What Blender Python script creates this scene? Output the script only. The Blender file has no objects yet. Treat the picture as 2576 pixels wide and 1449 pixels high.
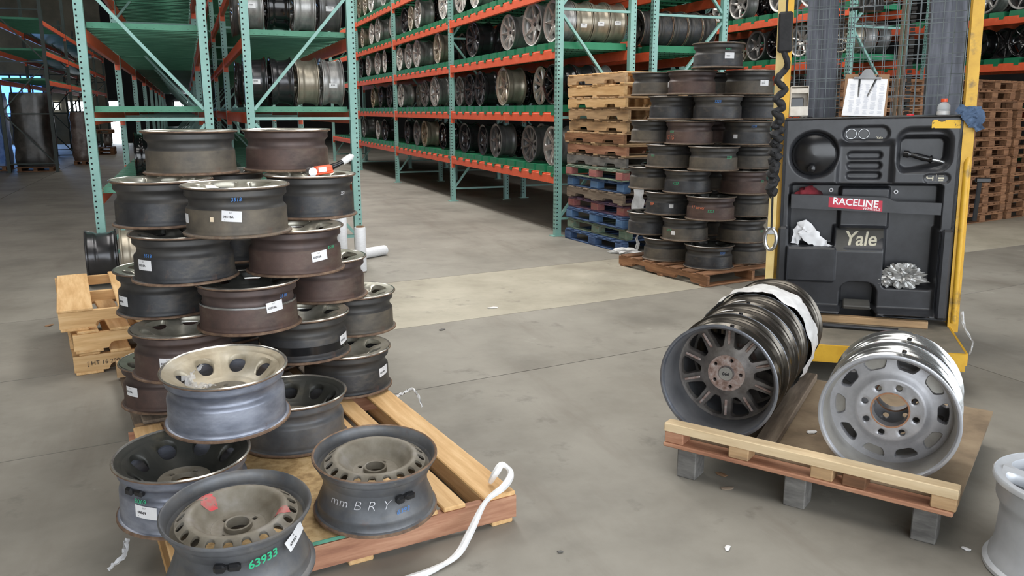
import bpy, bmesh, math, random
from mathutils import Vector, Matrix, Euler, noise as mnoise
rnd = random.Random(7)
C = bpy.context.scene.collection
S = bpy.context.scene
R = math.radians
PI = math.pi
# ------------------------------------------------------------------ camera
H = 1.55
FPX = 2068.6
cd = bpy.data.cameras.new('camera'); cam = bpy.data.objects.new('camera', cd); C.objects.link(cam)
cam.location = (0, 0, H)
cam.rotation_euler = (R(90 - 12.16), R(-0.03), R(-21.27))
cd.sensor_width = 36.0; cd.lens = 36.0 * FPX / 2576.0; cd.clip_end = 200
S.camera = cam
# ------------------------------------------------------------------ world and lights
w = bpy.data.worlds.new('daylight'); S.world = w; w.use_nodes = True
wn = w.node_tree.nodes; bg = wn['Background']
bg.inputs[0].default_value = (0.90, 0.95, 1.0, 1); bg.inputs[1].default_value = 3.3
def area(name, loc, size, power, rot=(0, 0, 0), col=(1, .97, .92)):
    l = bpy.data.lights.new(name, 'AREA'); l.shape = 'RECTANGLE'; l.size, l.size_y = size
    l.energy = power; l.color = col
    o = bpy.data.objects.new(name, l); o.location = loc; o.rotation_euler = rot; C.objects.link(o); return o
area('skylight_fill_lamp', (1.5, 2.0, 6.6), (4.0, 5.0), 150)
area('skylight_fill_lamp', (3.6, 6.5, 6.6), (4.0, 3.0), 120)
area('skylight_fill_lamp', (2.5, 13.0, 6.6), (1.4, 12.0), 440)  # aisle skylight, strengthened as fill for the rack faces
area('skylight_fill_lamp', (-3.2, 9.0, 6.6), (2.0, 6.0), 150)  # added fill lamp to brighten the left aisle floor, not a skylight
area('skylight_fill_lamp', (7.8, 10.0, 6.6), (1.6, 7.0), 110)
area('skylight_fill_lamp', (2.8, 25.0, 6.6), (1.6, 10.0), 320)
area('skylight_fill_lamp', (-2.2, 30.0, 6.6), (1.2, 14.0), 110)
S.view_settings.view_transform = 'Standard'; S.view_settings.look = 'None'
S.view_settings.gamma = 1.0; S.view_settings.use_curve_mapping = False
S.view_settings.exposure = 0.5
S.cycles.max_bounces = 7; S.cycles.diffuse_bounces = 4; S.cycles.glossy_bounces = 4
S.cycles.transparent_max_bounces = 6; S.cycles.transmission_bounces = 4
S.cycles.use_denoising = True
S.cycles.sample_clamp_indirect = 4.0

# ------------------------------------------------------------------ materials
MC = {}
def lin(c):
    return tuple((x / 255 / 12.92) if x / 255 <= .04045 else ((x / 255 + .055) / 1.055) ** 2.4 for x in c)
def mat(name, cols, rough=.5, metal=0, scale=8., detail=4, stretch=(1, 1, 1), bump=0, bscale=60., contrast=(.35, .65), rand=.0, emit=None, alpha=None, trans=None, coat=0, hue=0):
    """procedural material: noise ramp between srgb colours in cols"""
    if name in MC: return MC[name]
    m = bpy.data.materials.new(name); m.use_nodes = True; MC[name] = m
    nt = m.node_tree; N = nt.nodes; L = nt.links; b = N['Principled BSDF']
    tc = N.new('ShaderNodeTexCoord'); mp = N.new('ShaderNodeMapping'); L.new(tc.outputs['Object'], mp.inputs[0])
    mp.inputs['Scale'].default_value = stretch
    oi = N.new('ShaderNodeObjectInfo'); vm = N.new('ShaderNodeVectorMath'); vm.operation = 'SCALE'
    cx = N.new('ShaderNodeCombineXYZ'); L.new(oi.outputs['Random'], cx.inputs[0]); L.new(oi.outputs['Random'], cx.inputs[2])
    L.new(cx.outputs[0], vm.inputs[0]); vm.inputs['Scale'].default_value = 37.
    ad = N.new('ShaderNodeVectorMath'); ad.operation = 'ADD'; L.new(mp.outputs[0], ad.inputs[0]); L.new(vm.outputs[0], ad.inputs[1])
    nz = N.new('ShaderNodeTexNoise'); nz.inputs['Scale'].default_value = scale; nz.inputs['Detail'].default_value = detail; nz.inputs['Roughness'].default_value = .62
    L.new(ad.outputs[0], nz.inputs['Vector'])
    rp = N.new('ShaderNodeValToRGB'); L.new(nz.outputs['Fac'], rp.inputs[0])
    n = len(cols); e = rp.color_ramp.elements
    while len(e) < n: e.new(.5)
    for i, c in enumerate(cols):
        e[i].position = contrast[0] + (contrast[1] - contrast[0]) * (i / max(1, n - 1)); e[i].color = (*lin(c), 1)
    out = rp.outputs[0]
    if rand:
        hs = N.new('ShaderNodeHueSaturation'); mr = N.new('ShaderNodeMapRange'); L.new(oi.outputs['Random'], mr.inputs[0])
        mr.inputs['To Min'].default_value = 1 - rand; mr.inputs['To Max'].default_value = 1 + rand
        L.new(mr.outputs[0], hs.inputs['Value']); L.new(out, hs.inputs['Color']); out = hs.outputs[0]
    L.new(out, b.inputs['Base Color'])
    b.inputs['Roughness'].default_value = rough; b.inputs['Metallic'].default_value = metal
    if coat: b.inputs['Coat Weight'].default_value = coat; b.inputs['Coat Roughness'].default_value = .12
    if bump:
        n2 = N.new('ShaderNodeTexNoise'); n2.inputs['Scale'].default_value = bscale; n2.inputs['Detail'].default_value = 3
        L.new(ad.outputs[0], n2.inputs['Vector'])
        bp = N.new('ShaderNodeBump'); bp.inputs['Strength'].default_value = bump; bp.inputs['Distance'].default_value = .004
        L.new(n2.outputs['Fac'], bp.inputs['Height']); L.new(bp.outputs[0], b.inputs['Normal'])
    if emit: b.inputs['Emission Color'].default_value = (*emit[0], 1); b.inputs['Emission Strength'].default_value = emit[1]
    if alpha is not None: b.inputs['Alpha'].default_value = alpha
    if trans: b.inputs['Transmission Weight'].default_value = trans; b.inputs['IOR'].default_value = 1.3
    return m
concrete = mat('concrete', [(118, 114, 106), (140, 136, 127), (152, 148, 139)], .62, 0, 1.3, 9, bump=.12, bscale=25, contrast=(.3, .7))
concrete_strip = mat('pale_concrete', [(152, 146, 130), (170, 164, 148), (182, 176, 160)], .65, 0, 1.8, 9, bump=.12, bscale=25, contrast=(.3, .7))
joint_dark = mat('joint_dirt', [(60, 58, 54), (80, 77, 70)], .9)
def stain(m, col, scale, lo, hi, seed=0., stretch=(1, 1, 1), amt=1.):
    """mix in blotches of another colour: dirt and wear with a shape of their own"""
    nt = m.node_tree; N = nt.nodes; L = nt.links; b = N['Principled BSDF']; src = b.inputs['Base Color'].links[0].from_socket
    tc = N.new('ShaderNodeTexCoord'); mp = N.new('ShaderNodeMapping'); L.new(tc.outputs['Object'], mp.inputs[0]); mp.inputs['Location'].default_value = (seed, seed * .7, seed * .3); mp.inputs['Scale'].default_value = stretch
    nz = N.new('ShaderNodeTexNoise'); nz.inputs['Scale'].default_value = scale; nz.inputs['Detail'].default_value = 8; nz.inputs['Roughness'].default_value = .65; L.new(mp.outputs[0], nz.inputs['Vector'])
    mr = N.new('ShaderNodeMapRange'); L.new(nz.outputs['Fac'], mr.inputs[0]); mr.inputs['From Min'].default_value = lo; mr.inputs['From Max'].default_value = hi; mr.inputs['To Max'].default_value = amt
    mx = N.new('ShaderNodeMix'); mx.data_type = 'RGBA'; L.new(mr.outputs[0], mx.inputs['Factor']); L.new(src, mx.inputs['A']); mx.inputs['B'].default_value = (*lin(col), 1)
    L.new(mx.outputs['Result'], b.inputs['Base Color'])
for m_ in (concrete, concrete_strip):
    stain(m_, (112, 106, 96), .55, .50, .78, 3., (1, 1, 1), .75); stain(m_, (96, 92, 86), 5.0, .60, .74, 9., (1, 1, 1), .6); stain(m_, (190, 186, 176), 2.2, .66, .8, 21., (1, 1, 1), .6)
stain(concrete, (104, 94, 84), 1.3, .55, .75, 40., (2.2, .35, 1), .45)
teal = mat('sage_green_paint', [(122, 166, 158), (134, 178, 170)], .42, 0, 6, bump=.03)
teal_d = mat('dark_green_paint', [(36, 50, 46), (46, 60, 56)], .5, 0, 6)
hole_m = mat('hole_shadow', [(10, 12, 12), (16, 18, 18)], .9)
orange = mat('orange_beam_paint', [(216, 90, 54), (224, 96, 58), (232, 124, 92)], .5, 0, 9, 5, contrast=(.3, .8))
deckg = mat('green_deck_paint', [(28, 112, 76), (36, 124, 86)], .42, 0, 5)
deckg_old = mat('sage_deck_paint', [(60, 122, 98), (72, 136, 110)], .45, 0, 5)
steel_black = mat('black_steel', [(44, 45, 48), (62, 62, 64), (88, 83, 74)], .5, .25, 7, 7, bump=.1, bscale=120, contrast=(.35, .8))
steel_dusty = mat('dusty_steel', [(62, 60, 58), (90, 83, 74), (112, 102, 88)], .6, .15, 6, 7, bump=.1, bscale=120, contrast=(.3, .75))
steel_brown = mat('rusty_brown_steel', [(58, 48, 46), (82, 64, 58), (96, 76, 68)], .6, .15, 6, 7, bump=.12, bscale=150, contrast=(.3, .75))
steel_silver = mat('silver_painted_steel', [(104, 108, 120), (138, 143, 156), (166, 170, 182)], .38, .45, 5, 6, stretch=(1, 1, 2.5), contrast=(.3, .7))
steel_grey = mat('grey_painted_steel', [(70, 72, 76), (100, 102, 106), (130, 130, 130)], .45, .3, 5, 6, contrast=(.3, .75))
for m_ in (steel_black, steel_dusty, steel_brown, steel_grey):
    stain(m_, (122, 112, 96), 3.2, .50, .78, 5., (1, 1, 2.2), .75); stain(m_, (104, 76, 62), 9., .60, .72, 15., (1, 1, 1), .6); stain(m_, (150, 144, 132), 16., .66, .76, 25., (1, 1, 1), .6)
stain(steel_silver, (84, 86, 96), 3.0, .48, .72, 8., (1, 1, 3.), .8); stain(steel_silver, (104, 76, 62), 9., .63, .74, 15., (1, 1, 1), .6)
lip_rust = mat('rusty_lip', [(96, 78, 66), (120, 96, 78), (138, 116, 96)], .65, .2, 25, 6)
lip_dust = mat('dusty_lip', [(92, 82, 74), (120, 104, 88), (96, 78, 66)], .65, .1, 25, 6)
disc_chrome = mat('worn_chrome_clad', [(150, 146, 132), (176, 172, 158), (196, 192, 182)], .3, .6, 9, 6, contrast=(.3, .7))
disc_silver = mat('tan_silver_disc', [(150, 138, 116), (178, 168, 148), (200, 194, 180)], .42, .35, 7, 6, contrast=(.3, .75))
disc_black = mat('scuffed_black_disc', [(46, 48, 46), (60, 60, 56), (106, 100, 84)], .42, .25, 7, 7, contrast=(.35, .85))
disc_dirty = mat('dirty_grey_disc', [(98, 90, 76), (122, 116, 104), (146, 142, 138)], .6, .1, 9, 7, contrast=(.3, .75))
rim_edge = mat('bright_rim_edge', [(190, 186, 178), (214, 212, 206)], .22, .85, 20)
al_silver = mat('silver_alloy', [(170, 168, 164), (190, 188, 184)], .28, .66, 6)
al_bright = mat('bright_machined_alloy', [(205, 203, 198), (224, 222, 218)], .28, .66, 6)
al_grey = mat('grey_alloy', [(104, 102, 100), (120, 118, 116)], .28, .66, 6)
al_gun = mat('gunmetal_alloy', [(62, 62, 64), (76, 76, 78)], .25, .7, 6)
al_black = mat('gloss_black_alloy', [(14, 14, 16), (22, 22, 24)], .15, .2, 6, coat=.5)
al_bronze = mat('bronze_alloy', [(120, 110, 92), (140, 128, 108)], .28, .66, 6)
al_warm = mat('warm_silver_alloy', [(160, 152, 138), (182, 174, 160)], .28, .66, 6)
pale_m = mat('pale_silver_paint', [(196, 200, 206), (212, 216, 222)], .35, .3, 6); brl_silver = mat('satin_silver_barrel', [(132, 131, 130), (156, 155, 153), (172, 170, 168)], .36, .55, 5, 6, stretch=(1, 1, 3)); brl_warm = mat('satin_warm_barrel', [(138, 130, 116), (166, 158, 142)], .34, .55, 5, 6, stretch=(1, 1, 3)); brl_grey = mat('satin_grey_barrel', [(92, 92, 93), (116, 115, 114)], .38, .5, 5, 6, stretch=(1, 1, 3))
cast_silver = mat('cast_silver_alloy', [(158, 158, 162), (182, 182, 186)], .42, .55, 14, 6, bump=.06, bscale=200)
cast_dark = mat('brake_dusted_alloy', [(84, 80, 78), (112, 106, 102), (134, 130, 126)], .42, .45, 10, 6)
pine = mat('pale_pine', [(198, 156, 104), (212, 172, 120), (224, 188, 138)], .68, 0, 5, 6, stretch=(.6, 6, 6), bump=.1, bscale=20, rand=.1)
pine_w = mat('weathered_pine', [(150, 122, 92), (176, 144, 106), (192, 160, 122)], .72, 0, 5, 6, stretch=(.6, 6, 6), bump=.15, bscale=20, rand=.14)
pine_rail = mat('cream_pine', [(206, 180, 142), (220, 196, 158), (228, 206, 170)], .65, 0, 5, 6, stretch=(.6, 6, 6), bump=.1, bscale=20)
wood_red = mat('reddish_wood', [(140, 96, 74), (164, 118, 92), (184, 140, 112)], .7, 0, 5, 6, stretch=(.6, 6, 6), bump=.15, bscale=20, rand=.1)
wood_grey = mat('grey_weathered_wood', [(96, 84, 72), (118, 104, 90), (136, 122, 106)], .8, 0, 5, 6, stretch=(.6, 6, 6), bump=.2, bscale=20, rand=.15)
wood_brown = mat('brown_stained_wood', [(106, 74, 50), (130, 92, 64), (150, 110, 78)], .75, 0, 5, 6, stretch=(.6, 6, 6), bump=.15, bscale=20, rand=.18)
wood_dark = mat('charcoal_block_wood', [(84, 82, 80), (104, 102, 99), (122, 120, 116)], .8, 0, 6, 6, stretch=(1, 4, 4), bump=.2, bscale=30, rand=.08)
ply = mat('dirty_plywood', [(108, 92, 74), (134, 116, 94), (150, 132, 108)], .8, 0, 4, 8, bump=.15, bscale=30)
osb = mat('strand_board', [(150, 122, 82), (184, 154, 108), (204, 176, 132)], .75, 0, 22, 6, bump=.15, bscale=30)
paint_blue = mat('blue_pallet_paint', [(50, 72, 108), (68, 94, 132), (116, 118, 120)], .7, 0, 6, 7, stretch=(.8, 4, 4), bump=.2, bscale=30, contrast=(.35, .85))
paint_lblue = mat('light_blue_pallet_paint', [(66, 100, 142), (86, 118, 154), (128, 130, 130)], .7, 0, 6, 7, stretch=(.8, 4, 4), bump=.2, bscale=30, contrast=(.35, .85))
paint_green = mat('faded_green_pallet_paint', [(96, 120, 104), (122, 140, 122), (120, 110, 94)], .75, 0, 6, 7, stretch=(.8, 4, 4), bump=.2, bscale=30)
paint_purple = mat('faded_purple_pallet_paint', [(78, 66, 96), (104, 84, 108), (140, 100, 100)], .75, 0, 6, 7, stretch=(.8, 4, 4), bump=.2, bscale=30)
paint_pink = mat('faded_red_pallet_paint', [(150, 88, 88), (164, 104, 100), (150, 112, 100)], .75, 0, 6, 7, stretch=(.8, 4, 4), bump=.2, bscale=30)
edge_green = mat('green_painted_edge', [(70, 130, 108), (86, 146, 122)], .7, 0, 20)
plastic = mat('black_moulded_plastic', [(42, 43, 46), (54, 55, 59)], .34, 0, 9, 5, bump=.05, bscale=260)
plastic_g = mat('glossy_black_plastic', [(20, 20, 22), (28, 28, 30)], .22, 0, 9)
plastic_m = mat('worn_grey_plastic', [(66, 65, 62), (78, 76, 72)], .6, 0, 9)
yellow = mat('yellow_truck_paint', [(196, 150, 40), (216, 170, 52), (150, 112, 50)], .45, 0, 10, 8, contrast=(.3, .95), bump=.05)
stain(yellow, (92, 80, 62), 9., .56, .70, 3., (1, 1, 1), .8)
yellow_p = mat('pale_yellow_paint', [(220, 190, 120), (232, 206, 140), (196, 160, 90)], .5, 0, 10, 8, contrast=(.3, .9))
masts = mat('greased_mast_steel', [(60, 62, 68), (78, 80, 88), (98, 100, 108)], .45, .4, 20, 5, stretch=(1, 1, .1))
chainm = mat('oily_chain', [(26, 24, 22), (44, 40, 36)], .5, .4, 40)
wire = mat('dark_wire', [(78, 84, 86), (98, 104, 106)], .5, .5)
paper = mat('white_paper', [(222, 222, 224), (236, 236, 238)], .7)
ink = mat('black_ink', [(26, 26, 28), (34, 34, 36)], .8)
inkg = mat('grey_ink', [(176, 180, 192), (198, 200, 210)], .8)
red_m = mat('red_vinyl', [(176, 34, 56), (196, 50, 72)], .45, 0, 12, 6)
white_v = mat('white_vinyl', [(232, 230, 232), (242, 240, 242)], .5)
yale_m = mat('cream_lettering', [(196, 190, 168), (210, 204, 184)], .6)
sticker_y = mat('scratched_yellow_sticker', [(226, 178, 34), (222, 172, 30), (60, 52, 40), (70, 60, 46)], .5, 0, 16, 9, stretch=(1, 1, 1), contrast=(.49, .57))
paint_teal = mat('green_marker', [(40, 170, 120), (56, 186, 136)], .5)
paint_chalkb = mat('blue_marker', [(50, 110, 180), (70, 130, 200)], .6)
chalk = mat('white_chalk', [(200, 200, 204), (222, 222, 226)], .8)
chalk_o = mat('orange_marker', [(206, 110, 76), (220, 126, 90)], .7)
spray_red = mat('red_spray_paint', [(200, 70, 76), (170, 100, 96), (140, 120, 110)], .6, 0, 30, 6)
film = mat('stretch_film', [(226, 228, 232), (240, 242, 246)], .2, 0, 20, 5, alpha=.48)
film_w = mat('white_plastic_sheet', [(214, 214, 214), (236, 236, 236)], .35, 0, 20, 5, bump=.3, bscale=14)
film_roll = mat('white_stretch_film_roll', [(222, 224, 228), (236, 238, 242)], .32, 0, 30, 3, stretch=(1, 1, 8), bump=.05)
film_dark = mat('glossy_wrapped_dark', [(34, 34, 34), (54, 52, 50), (84, 80, 76)], .28, 0, 3, 5, bump=.5, bscale=7)
film_blue_lit = mat('blue_lit_wrap', [(70, 110, 190), (110, 150, 220), (150, 180, 230)], .3, 0, 3, 5, bump=.5, bscale=7)  # blue backlight from the window put into the wrap colour
foil = mat('crumpled_clear_film', [(120, 120, 118), (190, 190, 188)], .2, .3, 20)
cardboard = mat('brown_cardboard', [(130, 100, 74), (150, 116, 86)], .8, 0, 5)
rag_blue = mat('blue_cloth', [(66, 84, 110), (84, 104, 132)], .9, 0, 30)
cloth_red = mat('dark_red_cloth', [(100, 24, 34), (124, 34, 44)], .9, 0, 30)
cloth_black = mat('black_webbing', [(24, 24, 26), (36, 36, 38)], .75, 0, 30, bump=.2, bscale=80)
chrome = mat('zinc_metal', [(176, 178, 180), (196, 198, 200)], .25, .9)
orange_p = mat('bright_orange_plastic', [(226, 84, 44), (236, 96, 54)], .4)
clear = mat('clear_bottle_plastic', [(236, 240, 242), (240, 244, 246)], .08, 0, alpha=.35)
wall_m = mat('cream_wall_paint', [(120, 112, 96), (150, 140, 120)], .9, 0, 1)
dark_wall = mat('dark_corrugated_wall', [(34, 34, 34), (46, 45, 43)], .9, 0, 1)
ceil_m = mat('dark_ceiling', [(40, 36, 34), (54, 50, 46)], .95, 0, 1)
day_lit = mat('daylit_window_glass', [(235, 240, 255), (235, 240, 255)], .5, emit=((.86, .93, 1), 7))
day_blue = mat('blue_daylit_window_glass', [(60, 110, 230), (60, 110, 230)], .5, emit=((.12, .32, 1.0), 2.2))
tread = mat('dusty_rubber_mat', [(112, 106, 94), (134, 126, 112)], .85, 0, 6, bump=.3, bscale=300)

# ------------------------------------------------------------------ mesh helpers
class MB:
    def __init__(s): s.v = []; s.f = []; s.mi = []; s.m = 0
    def add(s, vs, fs):
        o = len(s.v); s.v += [tuple(p) for p in vs]; s.f += [tuple(i + o for i in f) for f in fs]; s.mi += [s.m] * len(fs); return s
    def box(s, c, d, rot=None, bev=0):
        x, y, z = d[0] / 2, d[1] / 2, d[2] / 2
        if bev:
            b = min(bev, x * .9, y * .9, z * .9); V = []; 
            for sx in (-1, 1):
                for sy in (-1, 1):
                    for sz in (-1, 1):
                        V += [(sx * x, sy * (y - b), sz * (z - b)), (sx * (x - b), sy * y, sz * (z - b)), (sx * (x - b), sy * (y - b), sz * z)]
            def I(sx, sy, sz, k): return ((sx > 0) * 4 + (sy > 0) * 2 + (sz > 0)) * 3 + k
            F = []
            for q in (-1, 1):
                for f, flip in (([I(q, -1, -1, 0), I(q, 1, -1, 0), I(q, 1, 1, 0), I(q, -1, 1, 0)], q < 0),
                                ([I(-1, q, -1, 1), I(-1, q, 1, 1), I(1, q, 1, 1), I(1, q, -1, 1)], q < 0),
                                ([I(-1, -1, q, 2), I(1, -1, q, 2), I(1, 1, q, 2), I(-1, 1, q, 2)], q < 0)):
                    F.append(f[::-1] if flip else f)
            for a in (-1, 1):
                for b_ in (-1, 1):
                    e1 = [I(-1, a, b_, 1), I(1, a, b_, 1), I(1, a, b_, 2), I(-1, a, b_, 2)]
                    e2 = [I(a, -1, b_, 0), I(a, 1, b_, 0), I(a, 1, b_, 2), I(a, -1, b_, 2)]
                    e3 = [I(a, b_, -1, 0), I(a, b_, 1, 0), I(a, b_, 1, 1), I(a, b_, -1, 1)]
                    F += [e1[::-1] if a * b_ < 0 else e1, e2 if a * b_ < 0 else e2[::-1], e3[::-1] if a * b_ < 0 else e3]
            for a in (-1, 1):
                for b_ in (-1, 1):
                    for c_ in (-1, 1):
                        t = [I(a, b_, c_, 0), I(a, b_, c_, 1), I(a, b_, c_, 2)]; F.append(t if a * b_ * c_ > 0 else t[::-1])
        else:
            V = [(-x, -y, -z), (x, -y, -z), (x, y, -z), (-x, y, -z), (-x, -y, z), (x, -y, z), (x, y, z), (-x, y, z)]
            F = [(3, 2, 1, 0), (4, 5, 6, 7), (0, 1, 5, 4), (2, 3, 7, 6), (1, 2, 6, 5), (3, 0, 4, 7)]
        if rot is not None: V = [rot @ Vector(p) for p in V]
        return s.add([(p[0] + c[0], p[1] + c[1], p[2] + c[2]) for p in V], F)
    def bar(s, a, b, wd, th, up=(0, 0, 1)):
        a, b = Vector(a), Vector(b); d = b - a; L = d.length; x = d / L; y = Vector(up).cross(x)
        if y.length < 1e-4: y = Vector((1, 0, 0)).cross(x)
        y.normalize(); z = x.cross(y); m = Matrix((x, y, z)).transposed()
        return s.box((a + b) / 2, (L, wd, th), m)
    def tube(s, pts, r, n=8, caps=True, closed=False):
        P = [Vector(p) for p in pts]; k = len(P); rs = r if isinstance(r, (list, tuple)) else [r] * k; V = []; F = []; prev = None
        for i in range(k):
            t = (P[(i + 1) % k] - P[i - 1]) if (closed or 0 < i < k - 1) else (P[1] - P[0] if i == 0 else P[-1] - P[-2])
            t.normalize(); a = prev if prev is not None else (Vector((0, 0, 1)) if abs(t.z) < .9 else Vector((1, 0, 0)))
            y = (a - t * a.dot(t)).normalized(); x = y.cross(t); prev = y
            for j in range(n):
                q = 2 * PI * j / n; V.append(P[i] + (x * math.cos(q) + y * math.sin(q)) * rs[i])
        for i in range(k if closed else k - 1):
            for j in range(n):
                a = i * n + j; b = i * n + (j + 1) % n; c = ((i + 1) % k) * n + (j + 1) % n; d = ((i + 1) % k) * n + j; F.append((a, b, c, d))
        if caps and not closed: F += [tuple(range(n))[::-1], tuple(range((k - 1) * n, k * n))]
        return s.add(V, F)
    def lathe(s, prof, n=48, closed=False, c=(0, 0, 0), cap=False):
        V = []; F = []; k = len(prof)
        for r, z in prof:
            for j in range(n):
                q = 2 * PI * j / n; V.append((c[0] + r * math.cos(q), c[1] + r * math.sin(q), c[2] + z))
        for i in range(k if closed else k - 1):
            i2 = (i + 1) % k
            for j in range(n): F.append((i * n + j, i * n + (j + 1) % n, i2 * n + (j + 1) % n, i2 * n + j))
        if cap: F += [tuple(range(n))[::-1], tuple(range((k - 1) * n, k * n))]
        return s.add(V, F)
    def prism(s, poly, y0, y1, axes='xz'):
        n = len(poly)
        if axes == 'xz': V = [(p[0], y0, p[1]) for p in poly] + [(p[0], y1, p[1]) for p in poly]
        else: V = [(p[0], p[1], y0) for p in poly] + [(p[0], p[1], y1) for p in poly]
        F = [tuple(range(n)), tuple(range(n, 2 * n))[::-1]] + [(i, i + n, (i + 1) % n + n, (i + 1) % n) for i in range(n)]
        if axes != 'xz': F = [f[::-1] for f in F]
        return s.add(V, F)
    def mesh(s, name, mats, smooth=False, ang=35):
        me = bpy.data.meshes.new(name); me.from_pydata(s.v, [], s.f)
        for m in (mats if isinstance(mats, (list, tuple)) else [mats]): me.materials.append(m)
        me.polygons.foreach_set('material_index', s.mi)
        if smooth:
            me.shade_smooth()
            try: me.set_sharp_from_angle(angle=R(ang))
            except Exception: pass
        me.update(); return me
def link(name, me, parent=None, loc=None, rot=None, mw=None, label=None):
    o = bpy.data.objects.new(name, me); C.objects.link(o)
    if parent is not None: o.parent = parent
    if mw is not None: o.matrix_local = mw
    else:
        if loc is not None: o.location = loc
        if rot is not None: o.rotation_euler = rot
    if label: o['label'] = label
    return o
def tag(o, label, cat, group=None, kind=None):
    if label: o['label'] = label
    if cat: o['category'] = cat
    if group: o['group'] = group
    if kind: o['kind'] = kind
    return o
def thing(name, label, cat, loc=(0, 0, 0), rot=(0, 0, 0), group=None, mw=None):
    o = bpy.data.objects.new(name, None); C.objects.link(o); o.empty_display_size = .1
    if mw is not None: o.matrix_world = mw
    else: o.location = loc; o.rotation_euler = rot
    return tag(o, label, cat, group)
def copy_thing(root, loc, rot=(0, 0, 0), label=None, group=None, mats=None):
    r = root.copy(); C.objects.link(r); r.location = loc; r.rotation_euler = rot
    if label: r['label'] = label
    if group: r['group'] = group
    for ch in root.children:
        c = ch.copy(); C.objects.link(c); c.parent = r
        for g in ch.children:
            d = g.copy(); C.objects.link(d); d.parent = c
    return r
def Mloc(loc, rot=(0, 0, 0)): return Matrix.Translation(loc) @ Euler(rot).to_matrix().to_4x4()
def text_mb(body, size, shear=0., bold=0., spacing=1.):
    cu = bpy.data.curves.new('lettering', 'FONT'); cu.body = body; cu.size = size; cu.shear = shear; cu.offset = bold
    cu.align_x = 'CENTER'; cu.align_y = 'CENTER'; cu.space_character = spacing; cu.resolution_u = 3
    o = bpy.data.objects.new('lettering', cu); C.objects.link(o)
    me = bpy.data.meshes.new_from_object(o.evaluated_get(bpy.context.evaluated_depsgraph_get()))
    vs = [tuple(v.co) for v in me.vertices]; fs = [tuple(p.vertices) for p in me.polygons]
    bpy.data.objects.remove(o); bpy.data.curves.remove(cu); bpy.data.meshes.remove(me)
    return vs, fs
TXT = {}
def text(body, size, shear=0., bold=0., spacing=1.):
    k = (body, size, shear, bold, spacing)
    if k not in TXT: TXT[k] = text_mb(*k)
    return TXT[k]

# camera maths, used to aim things at measured sight lines
_p, _y = R(12.16), R(21.27)
FW = Vector((math.sin(_y) * math.cos(_p), math.cos(_y) * math.cos(_p), -math.sin(_p)))
RT = Vector((math.cos(_y), -math.sin(_y), 0)); DN = FW.cross(RT)
EYE = Vector((0, 0, H))
def ray(u, v): return RT * ((u - 1288) / FPX) + DN * ((v - 724.5) / FPX) + FW
def atX(u, v, X): r = ray(u, v); return EYE + r * (X / r.x)
def atZ(u, v, Z): r = ray(u, v); return EYE + r * ((Z - H) / r.z)

# ------------------------------------------------------------------ room shell
def struct(o): o['kind'] = 'structure'; return o
fl = struct(link('floor', MB().box((7, 24, -.06), (36, 64, .10)).mesh('floor', joint_dark)))
dirX = Vector((math.cos(R(8)), math.sin(R(8))))
def ln(p, x): return p[1] + (x - p[0]) * dirX.y / dirX.x
lines = [(-999, -8), (.85, 4.30), (1.28, 5.68), (1.42, 7.30), (4.0, 14.5), (4.0, 24), (999, 45)]
XL, XR = -11, 25
def yat(i, x):
    if i == 0: return -8
    if i == len(lines) - 1: return 45
    return ln(lines[i], x)
for i in range(len(lines) - 1):
    g = .004; xs = [XL, -3.2, 4.45, 12.4, XR] if i != 2 else [XL, 1.25, 4.9, 12.4, XR]
    for a, b in zip(xs, xs[1:]):
        poly = [(a + g, yat(i, a) + g), (b - g, yat(i, b) + g), (b - g, yat(i + 1, b) - g), (a + g, yat(i + 1, a) - g)]
        m = concrete_strip if (i == 2 and 1 < a < 5) else concrete
        link('concrete_slab', MB().prism(poly, -.02, 0, 'xy').mesh('concrete_slab', m), fl)
struct(link('ceiling', MB().box((7, 24, 7.2), (36, 64, .2)).mesh('ceiling', ceil_m)))
wl = struct(link('wall_left', MB().box((-9.1, 24, 3.6), (.2, 64, 7.2)).mesh('wall_left', wall_m)))
struct(link('wall_right', MB().box((24.1, 24, 3.6), (.2, 64, 7.2)).mesh('wall_right', dark_wall)))
mb = MB(); mb.box((-7.25, 45.1, 3.6), (7.7, .2, 7.2)); mb.m = 1; mb.box((10.6, 45.1, 3.6), (26.7, .2, 7.2)); mb.box((-3.075, 45.1, 4.6), (.65, .2, 5.2))
struct(link('wall_far', mb.mesh('wall_far', [wall_m, dark_wall])))
# lit openings: far dock door and side windows
d1 = struct(link('door_1', MB().box((-3.075, 45.06, 1.0), (.65, .04, 2.0)).mesh('door_1', day_lit)))
mb = MB()
for x in (-3.40, -2.75): mb.box((x, 44.95, 1.0), (.06, .1, 2.0))
mb.box((-3.075, 44.95, 2.03), (.71, .1, .08)); link('door_frame', mb.mesh('door_frame', teal_d), d1)
for i, (x, z, wdt, hgt, m) in enumerate(((-7.2, 2.2, 2.2, 1.9, day_blue), (-4.8, 1.75, .75, .5, day_lit), (-.1, 1.8, .75, .42, day_lit), (-5.75, 1.75, .5, .35, day_lit))):
    o = struct(link('window_%d' % (i + 1), MB().box((x, 44.98, z), (wdt, .03, hgt)).mesh('window_glass', m)))
    mb = MB(); mb.box((x, 44.93, z + hgt / 2), (wdt + .1, .08, .06)); mb.box((x, 44.93, z - hgt / 2), (wdt + .1, .08, .06))
    for k in ((-.5, -.3, -.1, .1, .3, .5) if m is day_blue else (-.5, 0, .5)): mb.box((x + k * wdt, 44.93, z), (.06, .08, hgt))
    link('window_frame', mb.mesh('window_frame', teal_d), o)
o = area('daylight_lamp', (-7.2, 44.7, 2.2), (2.0, 1.8), 160, (R(-90), 0, 0), (.25, .5, 1))

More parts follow.
